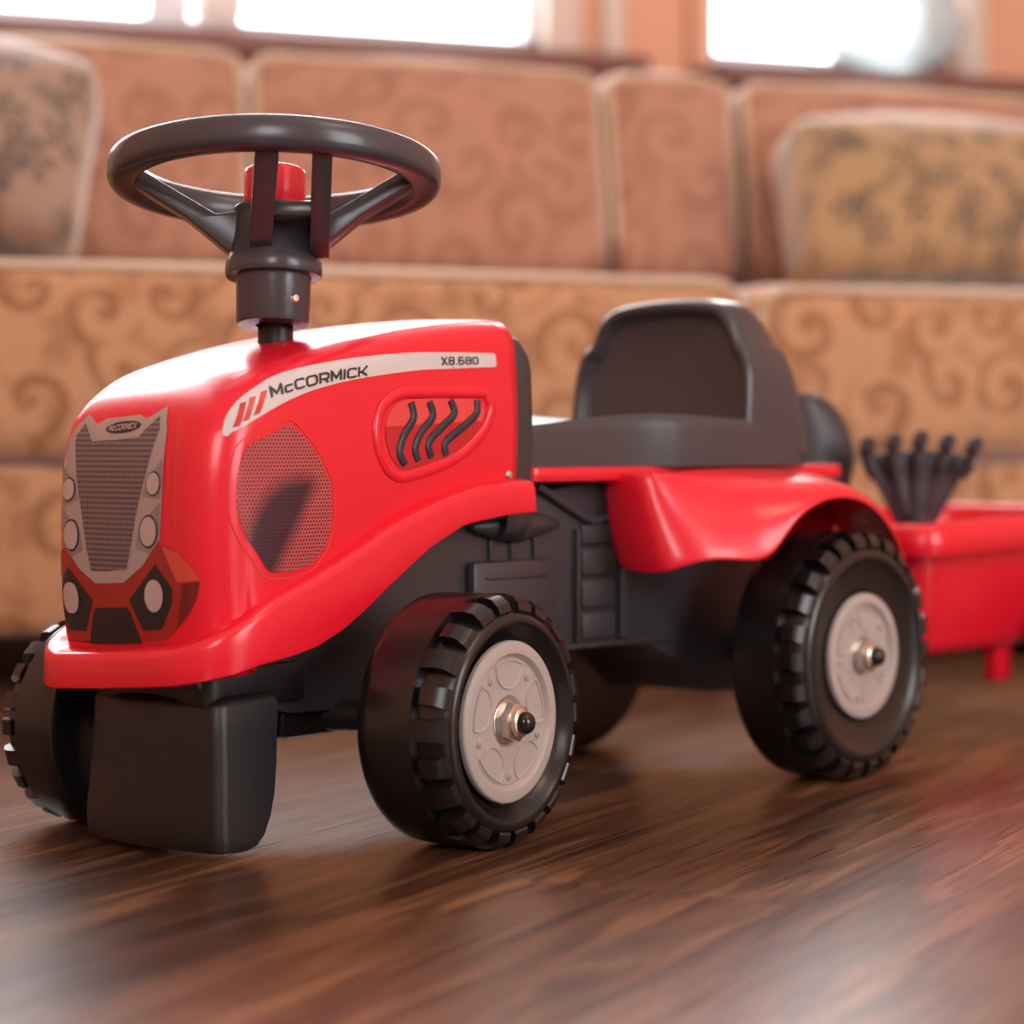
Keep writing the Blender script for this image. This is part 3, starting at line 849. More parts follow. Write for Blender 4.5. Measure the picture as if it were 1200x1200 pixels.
g = [(0.0, 0.2712), (0.0255, 0.2718), (0.0300, 0.2760), (0.0425, 0.2845), (0.0455, 0.2760), (0.0395, 0.2590), (0.0285, 0.2256), (0.0230, 0.2029), (0.0185, 0.1866), (0.0, 0.1860)]
decal(g + mirror(g[1:-1]), F3, 'grille_print', GRILLE)
def oval(cx_, cy_, rx, ry, n=20): return [(cx_ + rx * cos(2 * pi * k / n), cy_ + ry * sin(2 * pi * k / n)) for k in range(n)]
decal(oval(0.0055, 0.2792, 0.0190, 0.0040), F3, 'badge', PBLACK, cut=0.003)
def badge_map(a, b): return F4(-0.0095 + 0.030 * a, 0.2773 + 0.0038 * b)
lettering('McCORMICK', 'badge_lettering', PLAMP, badge_map, hood, 0.2)
for s in (1, -1):
    decal([(s * a, b) for a, b in [(0.0515, 0.2570), (0.0500, 0.2310), (0.0330, 0.2330), (0.0370, 0.2440)]], F3, 'light_recess', PSILVER_D)
    decal([(s * a, b) for a, b in [(0.0500, 0.2290), (0.0485, 0.2070), (0.0400, 0.1960), (0.0275, 0.2000), (0.0300, 0.2130)]], F3, 'light_recess', PSILVER_D)
    for (c1, c2, r1, r2) in ((0.0435, 0.2410, 0.0070, 0.0080), (0.0395, 0.2105, 0.0088, 0.0108)):
        decal(oval(s * c1, c2, r1, r2), F3 if False else front_map(0.00125), 'lamp_ring', PBLACK, cut=0.003)
        decal(oval(s * c1, c2, r1 * 0.87, r2 * 0.88), front_map(0.0016), 'headlight_print', PLAMP, cut=0.003)
    decal([(s * a, b) for a, b in [(0.0450, 0.1895), (0.0605, 0.1735), (0.0600, 0.1640), (0.0500, 0.1475), (0.0310, 0.1465), (0.0190, 0.1665)]], F2, 'fog_panel', PBLACK)
    decal(oval(s * 0.0435, 0.1690, 0.0088, 0.0105), F4, 'fog_lamp_print', PLAMP, cut=0.003)
decal([(-0.0290, 0.1380), (-0.0195, 0.1590), (-0.0160, 0.1620), (0.0160, 0.1620), (0.0195, 0.1590), (0.0290, 0.1380)], F2, 'intake_print', PBLACK)
# fine outline of the clear film on the shoulder
ln = [F1(0.0635, 0.29 - 0.0068 * k) for k in range(13)]
MB().tube(ln, 0.0003, 5).build('film_edge', LRED, hood)

# --- dash panel behind the hood
pz = round_poly([(-0.073, 0.20), (0.073, 0.20), (0.0755, 0.30), (0.073, 0.350), (-0.073, 0.350), (-0.0755, 0.30)], 0.014, 5)
def slab_x(poly, x0, x1, name, mat, bev): return MB().prism([tuple(p) for p in poly], 'x', x0, x1).build(name, mat, trac, bevel=bev, angle=50)
pz2 = [Vector(p) for p in pz]
dm = MB()
rows = []
for x, sc, dz in ((0.3145, 0.985, 0.0), (0.308, 1.0, 0.0), (0.300, 1.0, -0.002), (0.291, 0.985, -0.010), (0.286, 0.95, -0.016)):
    rows.append([Vector((x, p.x * sc, min(p.y + (dz if p.y > 0.28 else 0), 0.36) if True else p.y)) for p in pz2])
dm.grid(rows, closed_u=True); cap_loop(dm, rows[0], False); cap_loop(dm, rows[-1], True)
dm.build('dash_panel', BODY, trac, angle=45)

# --- chassis
cp = [(0.595, 0.150), (0.598, 0.118), (0.590, 0.106), (0.545, 0.100), (0.515, 0.088), (0.43, 0.086), (0.405, 0.098), (0.36, 0.111), (0.25, 0.1165), (0.12, 0.110),
      (0.085, 0.094), (0.045, 0.066), (-0.04, 0.062), (-0.075, 0.10), (-0.10, 0.16), (-0.10, 0.222), (-0.02, 0.243), (0.19, 0.241), (0.262, 0.232), (0.288, 0.245), (0.315, 0.262), (0.33, 0.265), (0.46, 0.235), (0.56, 0.165)]
MB().prism([tuple(p) for p in round_poly(cp, 0.008, 3)], 'y', -0.052, 0.052).build('chassis', BODY, trac, bevel=0.003, angle=40)
YC = 0.052
# moulded details on the near side and their twins on the far side
for s in (1, -1):
    def blk(x0, x1, z0, z1, d, name, b=0.0015):
        y0, y1 = sorted((s * (YC - 0.002), s * (YC + d)))
        MB().box(x0, x1, y0, y1, z0, z1).build(name, BODY, trac, bevel=b)
    blk(0.243, 0.338, 0.118, 0.1835, 0.009, 'battery_box', 0.004)
    blk(0.256, 0.326, 0.170, 0.1735, 0.0105, 'box_ridge', 0.001)
    # exhaust silencer: two-cone body on three stems
    MB().lathe([(0.001, -0.050), (0.004, -0.047), (0.0085, -0.028), (0.0125, -0.004), (0.0135, 0.0), (0.0125, 0.004), (0.0085, 0.028), (0.004, 0.047), (0.001, 0.050)], 20,
               Matrix.Translation((0.288, s * (YC + 0.004), 0.209)) @ Matrix.Rotation(R(90), 4, 'Z'), cap0=True, cap1=True).build('silencer', BODY, trac, angle=60)
    for xx in (0.262, 0.288, 0.312):
        blk(xx - 0.0022, xx + 0.0022, 0.182, 0.200, 0.003, 'stem', 0.0008)
    # step ladder: frame and three recessed steps
    blk(0.2130, 0.2165, 0.118, 0.2045, 0.006, 'ladder_rail', 0.001)
    blk(0.1500, 0.1640, 0.118, 0.2250, 0.006, 'ladder_rail', 0.001)
    for z0, z1 in ((0.120, 0.1395), (0.1435, 0.1650), (0.1690, 0.1885), (0.1925, 0.207)):
        blk(0.1690, 0.2095, z0, z1, 0.005, 'step', 0.0015)
    # curved foot-well lip under the seat
    pts = catmull([(0.172, s * (YC + 0.003), 0.240), (0.172, s * (YC + 0.003), 0.222), (0.178, s * (YC + 0.003), 0.213), (0.192, s * (YC + 0.003), 0.210), (0.208, s * (YC + 0.003), 0.214), (0.262, s * (YC + 0.003), 0.238)], 5)
    MB().tube(pts, 0.0035, 8).build('footwell_lip', CHAR, trac, angle=80)
    blk(0.100, 0.335, 0.1125, 0.1165, 0.005, 'lower_ledge', 0.0015)

# --- ballast box between the front wheels
def weight_slice(z, hw, xf, xb, r):
    pts = []
    base = [(xb, -hw), (xf - 0.006, -hw), (xf + 0.004, -hw * 0.5), (xf + 0.006, 0), (xf + 0.004, hw * 0.5), (xf - 0.006, hw), (xb, hw)]
    q = []
    L = [Vector((xb, -hw)), Vector((xf - 0.012, -hw))]
    for k in range(1, 7):
        th = k / 6 * pi / 2; q.append(Vector((xf - 0.012 + 0.010 * sin(th), -hw + 0.010 * (1 - cos(th)))))
    front = [Vector((xf - 0.002 + 0.007 * (1 - (t / 4) ** 2), (hw - 0.010) * t / 4)) for t in (-3, -2, -1, 0, 1, 2, 3)]
    q2 = [Vector((p.x, -p.y)) for p in reversed(q)]
    allp = L + q + front + q2 + [Vector((xf - 0.012, hw)), Vector((xb, hw))]
    return [Vector((p.x, p.y, z)) for p in allp]
rows = []
for z, hw, xf, xb in ((0.106, 0.058, 0.586, 0.540), (0.102, 0.0625, 0.590, 0.536), (0.098, 0.064, 0.5915, 0.535), (0.08, 0.065, 0.592, 0.537), (0.06, 0.0665, 0.593, 0.539), (0.040, 0.0677, 0.594, 0.542), (0.026, 0.0684, 0.595, 0.546), (0.014, 0.0688, 0.5945, 0.552), (0.0075, 0.0688, 0.5940, 0.559), (0.0050, 0.068, 0.5930, 0.567)):
    rows.append(weight_slice(z, hw, xf, xb, 0.01))
wm = MB().grid(rows, closed_u=True); cap_loop(wm, rows[0], False); cap_loop(wm, rows[-1], True)
wm.build('ballast_box', BLACK, trac, angle=50)
MB().prism([tuple(p) for p in round_poly([(0.50, -0.058), (0.592, -0.058), (0.592, 0.058), (0.50, 0.058)], 0.012, 4)], 'z', 0.098, 0.124).build('mount', BLACK, trac, bevel=0.003)

# --- platform and fenders
MB().prism([tuple(p) for p in round_poly([(-0.12, -0.078), (0.285, -0.070), (0.285, 0.070), (0.20, 0.076), (-0.12, 0.078)][::1], 0.010, 3)], 'z', 0.2405, 0.2515).build('platform', RED, trac, bevel=0.003)
def fender(s):
    cols = [
        [(.186, .056, .247), (.184, .058, .225), (.180, .060, .200), (.176, .062, .183), (.173, .064, .172)],
        [(.188, .080, .2475), (.187, .082, .225), (.185, .085, .200), (.183, .088, .182), (.181, .090, .1705)],
        [(.186, .099, .2475), (.186, .103, .225), (.185, .107, .200), (.184, .111, .182), (.183, .114, .1700)],
        [(.172, .105, .2475), (.173, .112, .228), (.174, .119, .205), (.175, .124, .188), (.174, .128, .1770)],
        [(.155, .105, .2475), (.155, .118, .232), (.155, .130, .210), (.155, .137, .193), (.155, .142, .1820)],
        [(.130, .100, .2485), (.130, .120, .238), (.130, .138, .217), (.130, .147, .197), (.130, .153, .1785)],
        [(.110, .096, .2490), (.110, .120, .241), (.110, .143, .223), (.110, .154, .203), (.110, .160, .1790)],
        [(.098, .094, .2490), (.098, .120, .243), (.098, .146, .228), (.099, .158, .212), (.099, .164, .1930)],
        [(.082, .092, .2490), (.082, .122, .244), (.082, .150, .234), (.083, .163, .224), (.083, .169, .2130)],
        [(.062, .090, .2490), (.062, .122, .245), (.062, .153, .238), (.062, .167, .232), (.062, .174, .2240)],
        [(.035, .088, .2490), (.035, .122, .2455), (.035, .155, .239), (.035, .170, .234), (.035, .177, .2275)],
        [(.005, .086, .2485), (.005, .122, .2445), (.005, .155, .237), (.005, .170, .231), (.005, .177, .2240)],
        [(-.025, .084, .2460), (-.025, .120, .2410), (-.025, .153, .231), (-.025, .168, .222), (-.025, .175, .2120)],
        [(-.055, .082, .2380), (-.055, .116, .2310), (-.055, .148, .217), (-.055, .162, .205), (-.055, .170, .1930)],
        [(-.085, .080, .2200), (-.085, .110, .2120), (-.085, .140, .196), (-.085, .154, .183), (-.085, .161, .1700)],
        [(-.108, .078, .1900), (-.108, .105, .1800), (-.108, .132, .165), (-.108, .143, .153), (-.108, .150, .1400)]]
    rows = [[Vector((x, s * y, z)) for x, y, z in c] for c in cols]
    MB().grid(rows).build('fender', RED, trac, angle=85, solid=0.004, sub=2)
fender(1); fender(-1)
for s in (1, -1):
    y0, y1 = sorted((s * 0.0775, s * 0.0815))
    MB().prism([tuple(p) for p in round_poly([(0.12, 0.246), (0.12, 0.205), (0.06, 0.190), (-0.06, 0.180), (-0.108, 0.185), (-0.085, 0.226), (-0.04, 0.244)], 0.008, 3)], 'y', y0, y1).build('wheel_arch', RED, trac, bevel=0.001)

# --- seat
def seat_half(t):
    return lerp_list([(-0.062, 0.070), (-0.056, 0.082), (-0.04, 0.090), (0.0, 0.0935), (0.05, 0.0935), (0.085, 0.0925), (0.115, 0.088), (0.145, 0.076), (0.175, 0.0665), (0.21, 0.0615), (0.25, 0.060), (0.285, 0.060)], t)[0]
xs = [-0.062, -0.059, -0.056, -0.05, -0.04, -0.02, 0.0, 0.025, 0.05, 0.07, 0.085, 0.10, 0.115, 0.13, 0.145, 0.16, 0.175, 0.19, 0.21, 0.23, 0.25, 0.27, 0.285]
def smooth_half(x):
    return sum(seat_half(x + d) for d in (-0.012, -0.006, 0, 0.006, 0.012)) / 5
rows = []
for x in xs:
    w = smooth_half(x)
    zt_ = lerp_list([(-0.062, 0.290), (0.06, 0.290), (0.11, 0.2925), (0.15, 0.2925), (0.20, 0.289), (0.285, 0.2815)], x)[0]
    r = []
    prof2 = [(1.0, 0.2515), (1.0, 0.262), (1.0, zt_ - 0.012), (0.995, zt_ - 0.006), (0.975, zt_ - 0.0018), (0.945, zt_), (0.90, zt_ - 0.0015), (0.80, zt_ - 0.009), (0.60, zt_ - 0.0135), (0.30, zt_ - 0.015), (0, zt_ - 0.0155)]
    h_ = [Vector((x, w * a, b)) for a, b in prof2]
    r = h_ + [Vector((p.x, -p.y, p.z)) for p in reversed(h_[:-1])]
    rows.append(r)
sm = MB().grid(rows, closed_u=True)
cap_loop(sm, rows[0], False); cap_loop(sm, rows[-1], True)
seat = sm.build('seat', CHAR, trac, angle=60)
# backrest: thick shell with a recessed face and side bolsters
def br_outline(sc=1.0, dz=0.0):
    return [(-0.0935 * sc, 0.262), (-0.0925 * sc, 0.320 + dz), (-0.086 * sc, 0.347 + dz), (-0.076 * sc, 0.356 + dz), (-0.066 * sc, 0.376 + dz), (-0.048 * sc, 0.3855 + dz),
            (0.0, 0.3895 + dz), (0.048 * sc, 0.3865 + dz), (0.066 * sc, 0.376 + dz), (0.078 * sc, 0.354 + dz), (0.086 * sc, 0.345 + dz), (0.0925 * sc, 0.320 + dz), (0.0935 * sc, 0.262)]
def br_row(x_at, sc, dz, inset=0.0, zmin=0.262):
    pts = [Vector(p) for p in br_outline(sc, dz)]
    p3 = catmull([(p.x, p.y, 0) for p in pts], 4)
    out = []
    c = Vector((0, 0.315, 0))
    for p in p3:
        q = p.copy()
        if inset:
            d = q - c
            q = c + Vector((d.x * (1 - inset / 0.0935), d.y * (1 - inset / 0.075), 0))
            q.y = max(q.y, 0.268)
        lean = (q.y - 0.262) * (0.10 if x_at > 0.02 else 0.10 - 0.42 * min(1, (0.02 - x_at) / 0.065))
        out.append(Vector((x_at - lean + x_lean, q.x, q.y)))
    return out
rows = []
x_lean = 0.0
for xa, sc, dz, ins in ((-0.048, 0.90, -0.010, 0.012), (-0.050, 0.94, -0.006, 0.0), (-0.046, 0.97, -0.003, 0), (-0.030, 0.985, -0.001, 0), (0.0, 0.995, 0, 0), (0.030, 1.0, 0, 0), (0.040, 0.998, -0.001, 0),
                        (0.0455, 0.985, -0.003, 0.0), (0.0470, 0.97, -0.006, 0.0), (0.0460, 0.965, -0.007, 0.003), (0.0425, 0.955, -0.008, 0.005), (0.0375, 0.950, -0.009, 0.0065), (0.0355, 0.945, -0.010, 0.010)):
    rows.append(br_row(xa, sc, dz, ins))
bm_ = MB().grid(rows)
cap_loop(bm_, rows[0], False); cap_loop(bm_, rows[-1], True)
bot = [r[0] for r in rows] + [r[-1] for r in reversed(rows)]
cap_loop(bm_, bot, False)
bm_.build('backrest', CHAR, seat, angle=65)

# --- steering column and wheel
SX = 0.476
MB().lathe([(0.0125, 0), (0.0120, 0.045)], 28, Matrix.Translation((SX, 0, 0.325)) @ Matrix.Rotation(R(90), 4, 'X'), cap0=True, cap1=True).build('steering_shaft', BLACK, trac)
CW = (SX, 0, 0.454)
TILT = -9.0
rot_w = (R(TILT), 0, R(131))
RC = 0.1035
rows = []
n = 96
sec = []
for k in range(20):
    th = 2 * pi * k / 20
    c_, s_ = cos(th), sin(th)
    sec.append((0.0112 * math.copysign(abs(c_) ** 0.62, c_), 0.0115 * math.copysign(abs(s_) ** 0.62, s_)))
for k in range(n):
    th = 2 * pi * k / n
    rows.append([Vector(((RC + a) * cos(th), (RC + a) * sin(th), b)) for a, b in sec])
sw = MB().grid(rows, closed_u=True, closed_v=True).build('steering_wheel', CHAR, trac, loc=CW, rot=rot_w, angle=80)
MZ = Matrix.Rotation(R(90), 4, 'X')
MB().lathe([(0.0, 0.076), (0.0240, 0.076), (0.0250, 0.0810), (0.0275, 0.0815), (0.0285, 0.0795), (0.0272, 0.074), (0.0285, 0.060), (0.0315, 0.046), (0.0330, 0.042), (0.0335, 0.036), (0.0325, 0.033), (0.0262, 0.0322),
            (0.0256, 0.030), (0.0252, 0.002), (0.0243, 0.0), (0.012, -0.0005)], 44, Matrix.Translation((0, 0, -0.1050)) @ MZ).build('hub', CHAR, sw, angle=50)
MB().lathe([(0.0, 0.031), (0.0185, 0.031), (0.0208, 0.0295), (0.0213, 0.027), (0.0213, 0.0), (0.0, 0.0)], 40, Matrix.Translation((0, 0, -0.0265)) @ MZ).build('horn_button', RED, sw, angle=50)
MB().lathe([(0.0, 0.0022), (0.0024, 0.0020), (0.0030, 0.0008), (0.0042, 0.0), (0.0048, -0.0012)], 18,
           Matrix.Rotation(R(41), 4, 'Z') @ Matrix.Translation((0, -0.0247, -0.0905)) @ Matrix.Rotation(R(180), 4, 'Z')).build('screw', STEEL, sw)
def spoke(poly, y0, y1, rz, x_shift=0.0, name='spoke'):
    M = Matrix.Rotation(R(rz), 4, 'Z') @ Matrix.Translation((0, x_shift, 0))
    MB().prism([tuple(p) for p in round_poly(poly, 0.004, 3)], 'y', y0, y1, M).build(name, CHAR, sw, bevel=0.0014)
side = [(0.096, 0.003), (0.106, -0.004), (0.094, -0.0110), (0.060, -0.032), (0.033, -0.054), (0.020, -0.060), (0.020, -0.026), (0.036, -0.0300), (0.040, -0.0300)]
spoke(side, -0.010, 0.010, 180 + 4); spoke(side, -0.010, 0.010, -4)
near = [(-0.092, -0.003), (-0.102, -0.006), (-0.097, -0.0115), (-0.036, -0.056), (-0.010, -0.062), (-0.010, -0.034), (-0.040, -0.030)]
for xt, xb_, hw_ in ((0.0045, -0.008, 0.0075), (0.040, 0.0325, 0.0065)):
    mb = MB().prism([tuple(p) for p in round_poly(near, 0.004, 3)], 'x', -hw_, hw_)
    mb.v = [(v[0] + xb_ + (xt - xb_) * min(1, max(0, (-v[1] - 0.02) / 0.075)), v[1] * (0.94 if xt > 0.02 else 1.0), v[2]) for v in map(tuple, mb.v)]
    mb.build('spoke', CHAR, sw, bevel=0.0014)
MB().box(-0.004, 0.036, -0.050, -0.028, -0.041, -0.030).build('spoke_bridge', CHAR, sw, bevel=0.003)

# --- wheels
def make_wheel(Rr, w, disc, nlug, ang0, rootloc, rot):
    mb = MB()
    a = Rr
    prof = [(0.0, -w + 0.004), (0.30 * a, -w + 0.004), (0.90 * a, -w), (0.955 * a, -w + 0.002), (0.985 * a, -w + 0.006), (0.992 * a, -w + 0.012), (0.992 * a, -0.40 * w), (0.990 * a, -0.335 * w),
            (0.915 * a, -0.315 * w), (0.900 * a, -0.14 * w), (0.875 * a, -0.05 * w), (0.85 * a, -0.01 * w), (0.83 * a, 0.012 * w), (0.80 * a, 0.024 * w), (0.775 * a, 0.018 * w), (0.755 * a, -0.01 * w),
            (0.735 * a, -0.05 * w), (0.70 * a, -0.10 * w), ((disc + 0.03) * a, -0.13 * w), ((disc + 0.015) * a, -0.14 * w), ((disc - 0.03) * a, -0.14 * w), (0.0, -0.14 * w)]
    if disc < 0.6:
        prof = prof[:16] + [(0.735 * a, -0.035 * w), (0.66 * a, -0.06 * w), (0.60 * a, -0.09 * w), ((disc + 0.03) * a, -0.10 * w), ((disc + 0.012) * a, -0.13 * w), ((disc - 0.03) * a, -0.14 * w), (0.0, -0.14 * w)]
    mb.lathe(prof, 120)
    for k in range(nlug):
        long_ = k % 2 == 0
        th = 2 * pi * (k + (0.08 if long_ else 0)) / nlug
        hw = pi / nlug * (0.56 if long_ else 0.50)
        y0 = (-0.345 if long_ else -0.26) * w
        pol = [(y0, 0.90 * a), (y0, 0.993 * a), (-0.20 * w, a), (-0.09 * w, 0.985 * a), (-0.012 * w, 0.93 * a), (0.004 * w, 0.875 * a), (-0.02 * w, 0.845 * a), (-0.15 * w, 0.86 * a)]
        vs = []
        for e, tp in ((-1, 1), (1, 1)):
            for y, r_ in pol:
                k2 = 1.0 if r_ > 0.95 * a else 1.22
                aa = th + e * hw * k2 + (0.02 if long_ else -0.02) * (y / w)
                vs.append(Vector((r_ * cos(aa), y, r_ * sin(aa))))
        n_ = len(pol)
        fs = [tuple(range(n_)), tuple(range(2 * n_ - 1, n_ - 1, -1))] + [(i, (i + 1) % n_, n_ + (i + 1) % n_, n_ + i) for i in range(n_)]
        mb.add(vs, fs)
    wo = mb.build('wheel', TIRE, trac, loc=rootloc, rot=rot, angle=32)
    y = -0.0023
    d = disc * a
    dm = MB().lathe([(d, y - 0.004), (0.999 * d, y - 0.0012), (0.985 * d, y), (0.955 * d, y + 0.0006), (0.845 * d, y + 0.0006), (0.825 * d, y - 0.0006), (0.805 * d, y - 0.0030), (0.785 * d, y - 0.0032), (0.770 * d, y - 0.0024),
                     (0.33 * d, y - 0.0024), (0.315 * d, y - 0.0030), (0.295 * d, y - 0.0050), (0.0, y - 0.0050)], 96)
    yp = y - 0.0024
    for q in range(5):
        c0 = R(ang0 + 90 + 72 * q); al = R(25)
        out = [(0.755 * d, c0 + al * (-1 + 2 * t / 10)) for t in range(11)]
        al = math.asin(0.29 / 0.755)
        out = [(0.755 * d, c0 + al * (-1 + 2 * t / 10)) for t in range(11)]
        loop = [Vector((r_ * cos(b_), 0, r_ * sin(b_))) for r_, b_ in out]
        rd, tn = Vector((cos(c0), 0, sin(c0))), Vector((-sin(c0), 0, cos(c0)))
        for t in range(1, 12):
            f_ = pi * t / 12
            loop.append(rd * (0.697 * d - 0.300 * d * sin(f_) ** 0.8) + tn * (0.29 * d * cos(f_)))
        cen = sum(loop, Vector()) / len(loop)
        l1 = [p + Vector((0, yp - 0.0005, 0)) for p in loop]
        l2 = [cen + (p - cen) * 0.97 + Vector((0, yp + 0.0011, 0)) for p in loop]
        l3 = [cen + (p - cen) * 0.92 + Vector((0, yp + 0.0011, 0)) for p in loop]
        l4 = [cen + (p - cen) * 0.87 + Vector((0, yp + 0.0002, 0)) for p in loop]
        k0 = len(dm.v)
        dm.grid([l1, l2, l3, l4], closed_u=True)
        dm.f.append(tuple(k0 + 3 * len(loop) + i for i in range(len(loop))))
        b_ = c0 + R(36)
        dm.lathe([(0.0034, 0), (0.0030, 0.0012), (0.0018, 0.0014), (0.0016, 0.0022), (0.0, 0.0024)], 12, Matrix.Translation((0.66 * d * cos(b_), yp, 0.66 * d * sin(b_))))
    dm.build('wheel_disc', GREY, wo, angle=28)
    hx = [(0.0135 * cos(pi / 3 * i + 0.3), 0.0135 * sin(pi / 3 * i + 0.3)) for i in range(6)]
    MB().lathe([(0.0155, 0), (0.0155, 0.0012), (0.0150, 0.0018), (0.0, 0.0018)], 32, Matrix.Translation((0, y - 0.005, 0))).prism(hx, 'y', y - 0.0035, y + 0.0050).build('nut', STEEL, wo, bevel=0.0009, angle=35)
    MB().lathe([(0.0098, y + 0.0045), (0.0098, y + 0.0085), (0.0086, y + 0.0097), (0.0070, y + 0.0099), (0.0070, y + 0.008)], 28).build('lock_collar', BRASS, wo, angle=40)
    cp_ = [(0.0074, y + 0.0080), (0.0077, y + 0.0110)] + [(0.0077 * cos(t * pi / 2 / 7), y + 0.0110 + 0.0065 * sin(t * pi / 2 / 7)) for t in range(1, 8)]
    MB().lathe(cp_, 28).build('axle_cap', GLOSS, wo, angle=70)
    return wo
# front pair (steered), rear pair
WF, WR = 0.070, 0.066
make_wheel(0.085, WF, 0.635, 22, 0, (0.4290, 0.1780, 0.085), (0, 0, R(6.5)))
make_wheel(0.073, 0.052, 0.635, 22, 20, (0.5328, -0.151, 0.073), (0, 0, R(180 + 5)))
make_wheel(0.100, WR, 0.500, 26, 12, (0.0, 0.178, 0.100), (0, 0, 0))
make_wheel(0.100, WR, 0.500, 26, 40, (0.0, -0.178, 0.100), (0, 0, R(180)))
MB().tube([(0.4385, 0.112, 0.085), (0.483, 0.0, 0.082), (0.527, -0.100, 0.074)], 0.011, 16).build('front_axle', BLACK, trac)
MB().tube([(0.0, 0.115, 0.100), (0.0, -0.115, 0.100)], 0.012, 16, up=Vector((1, 0, 0))).build('rear_axle', BLACK, trac)
MB().box(0.455, 0.515, -0.045, 0.045, 0.070, 0.105).build('axle_housing', BLACK, trac, bevel=0.006)
MB().box(-0.170, -0.095, -0.018, 0.018, 0.120, 0.132).build('hitch', BLACK, trac, bevel=0.004)

# ------------------------------------------------------------------ trailer
TX, TY = -0.36, 0.0
trailer = empty('toy_trailer', tworld(TX, TY), TR, 'red plastic toy trailer hitched behind the tractor at the right edge', 'toy trailer')
OFF = (TX, TY, 0)
def tub_ring(x0, x1, hw, z, rr, dz=0.0, n=6):
    p = round_poly([(x0, -hw), (x0, hw), (x1, hw), (x1, -hw)], rr, n)
    return [Vector((q.x, q.y, z + dz * (q.x - x0) / (x1 - x0))) for q in p]
rows = [tub_ring(-0.245, -0.545, 0.080, 0.078, 0.02), tub_ring(-0.236, -0.553, 0.088, 0.080, 0.025), tub_ring(-0.228, -0.560, 0.094, 0.090, 0.028), tub_ring(-0.215, -0.575, 0.1025, 0.178, 0.030, 0.008),
        tub_ring(-0.2145, -0.5755, 0.103, 0.188, 0.030, 0.012), tub_ring(-0.219, -0.571, 0.0995, 0.188, 0.028, 0.012), tub_ring(-0.232, -0.556, 0.090, 0.092, 0.026), tub_ring(-0.245, -0.545, 0.080, 0.084, 0.02)]
tb = MB().grid(rows, closed_u=True); cap_loop(tb, rows[0], False); cap_loop(tb, rows[-1], True)
tb.build('tub', RED, trailer, angle=50, off=OFF)
rows = [tub_ring(-0.2150, -0.575, 0.1025, 0.172, 0.030, 0.009), tub_ring(-0.2010, -0.589, 0.1160, 0.1685, 0.036, 0.009), tub_ring(-0.1990, -0.591, 0.1180, 0.172, 0.038, 0.009), tub_ring(-0.2000, -0.590, 0.1170, 0.192, 0.038, 0.010),
        tub_ring(-0.2040, -0.586, 0.1130, 0.197, 0.036, 0.010), tub_ring(-0.2150, -0.575, 0.1025, 0.198, 0.030, 0.008), tub_ring(-0.2185, -0.571, 0.0990, 0.193, 0.028, 0.009)]
MB().grid(rows, closed_u=True).build('rim_lip', RED, trailer, angle=50, off=OFF)
for s in (1, -1):
    MB().box(-0.405, -0.375, s * 0.075 - 0.008, s * 0.075 + 0.008, 0.045, 0.085).build('support_leg', RED, trailer, bevel=0.003, off=OFF)
MB().box(-0.230, -0.150, -0.014, 0.014, 0.132, 0.144).box(-0.235, -0.222, -0.020, 0.020, 0.085, 0.150).box(-0.160, -0.146, -0.006, 0.006, 0.116, 0.150).build('drawbar', BLACK, trailer, bevel=0.003, off=OFF)
for s in (1, -1):
    mb = MB(); a = 0.068; w = 0.04
    pr = [(0.0, -w), (0.8 * a, -w), (0.95 * a, -w + 0.003), (a, -w + 0.009), (a, -0.008), (0.94 * a, -0.002), (0.82 * a, 0.001), (0.7 * a, -0.004), (0.62 * a, -0.008), (0.0, -0.008)]
    mb.lathe(pr, 72)
    for k in range(20):
        th = 2 * pi * k / 20; h_ = pi / 20 * 0.5
        vs = []
        for e in (-1, 1):
            for y, r_ in ((-0.022, 0.97 * a), (-0.022, 1.03 * a), (-0.006, 1.03 * a), (0.0, 0.93 * a), (-0.004, 0.88 * a)):
                vs.append(Vector((r_ * cos(th + e * h_), y, r_ * sin(th + e * h_))))
        mb.add(vs, [(0, 1, 2, 3, 4), (9, 8, 7, 6, 5)] + [(i, (i + 1) % 5, 5 + (i + 1) % 5, 5 + i) for i in range(5)])
    wo = mb.build('wheel', TIRE, trailer, loc=(-0.452 - TX, s * 0.158, 0.070), rot=(0, 0, 0 if s > 0 else pi), angle=35)
    MB().lathe([(0.62 * a, -0.009), (0.60 * a, -0.005), (0.5 * a, -0.005), (0.47 * a, -0.008), (0.1 * a, -0.008), (0.09 * a, -0.002), (0.0, -0.001)], 48).build('wheel_disc', GREY, wo, angle=35)
MB().tube([(-0.452, 0.12, 0.070), (-0.452, -0.12, 0.070)], 0.006, 12, up=Vector((1, 0, 0))).box(-0.460, -0.444, -0.06, 0.06, 0.066, 0.080).build('axle', BLACK, trailer, off=OFF)

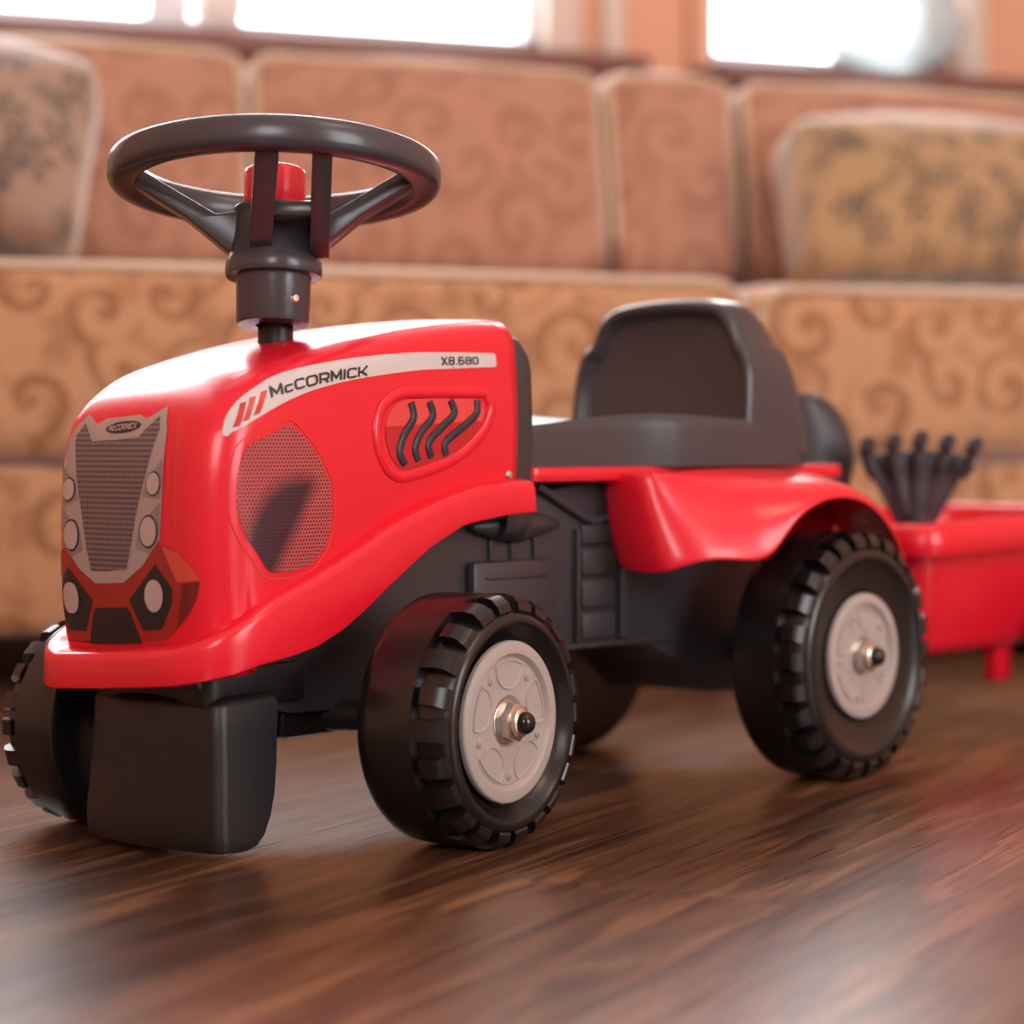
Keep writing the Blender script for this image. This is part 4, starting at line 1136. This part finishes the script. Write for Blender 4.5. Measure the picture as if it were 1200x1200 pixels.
# toy rake and shovel standing in the trailer
VIEW = R(131)        # local angle of the picture's right-hand direction
rk = empty('toy_rake', tworld(-0.290, 0.045, 0.0855), TR + VIEW, 'black plastic toy rake with five upturned tines standing in the trailer', 'toy rake')
zo = -0.0855
mb = MB()
rows = []
tops = [-0.046, -0.023, 0.0, 0.0235, 0.047]
# fan blade, slightly fluted
for i in range(9):
    t = i / 8
    z = 0.188 + (0.262 - 0.188) * t
    hw = 0.012 + 0.038 * t ** 0.9
    row = []
    for j in range(21):
        f = -1 + 2 * j / 20
        row.append(Vector((hw * f, -0.010 * t - 0.0035 * t * cos(f * pi * 4) + 0.006 * f * f, z - 0.006 * f * f * t + zo)))
    rows.append(row)
MB().grid(rows).build('rake_head', CHAR, rk, solid=0.004, angle=60)
for x in tops:
    lean = x * 0.18
    z0 = 0.252 - abs(x) * 0.10
    pts = [(x * 0.84, -0.008, 0.240 + zo), (x * 0.95, -0.011, z0 + zo), (x + lean * 0.2, -0.014, 0.268 - abs(x) * 0.12 + zo), (x + lean * 0.3, -0.022, 0.2745 - abs(x) * 0.12 + zo), (x + lean * 0.3, -0.028, 0.2745 - abs(x) * 0.12 + zo)]
    MB().tube(catmull(pts, 4), 0.0066, 12).build('tine', CHAR, rk, angle=80)
MB().tube([(0, 0, 0.205 + zo), (0, 0, 0.17 + zo), (0, 0, 0.0)], [0.012, 0.010, 0.009], 14, up=Vector((1, 0, 0))).build('handle', CHAR, rk)

sh = empty('toy_shovel', tworld(-0.238, -0.045, 0.0855), TR + VIEW, 'dark plastic toy shovel blade standing upright just behind the tractor seat back', 'toy shovel')
rows = []
for i in range(13):
    t = i / 12
    z = 0.215 + 0.100 * t
    hw = 0.047 * sqrt(max(0.0, 1 - (max(0, t - 0.35) / 0.66) ** 2)) if t > 0.35 else 0.040 + 0.007 * t / 0.35
    rows.append([Vector((hw * (-1 + 2 * j / 14), 0.016 * ((-1 + 2 * j / 14) ** 2) - 0.012, z + zo)) for j in range(15)])
MB().grid(rows).build('blade', BODY, sh, solid=0.004, angle=60)
MB().tube([(0, -0.004, 0.24 + zo), (0, -0.004, 0.17 + zo), (0, 0, 0.0)], [0.009, 0.010, 0.009], 14, up=Vector((1, 0, 0))).build('handle', CHAR, sh)
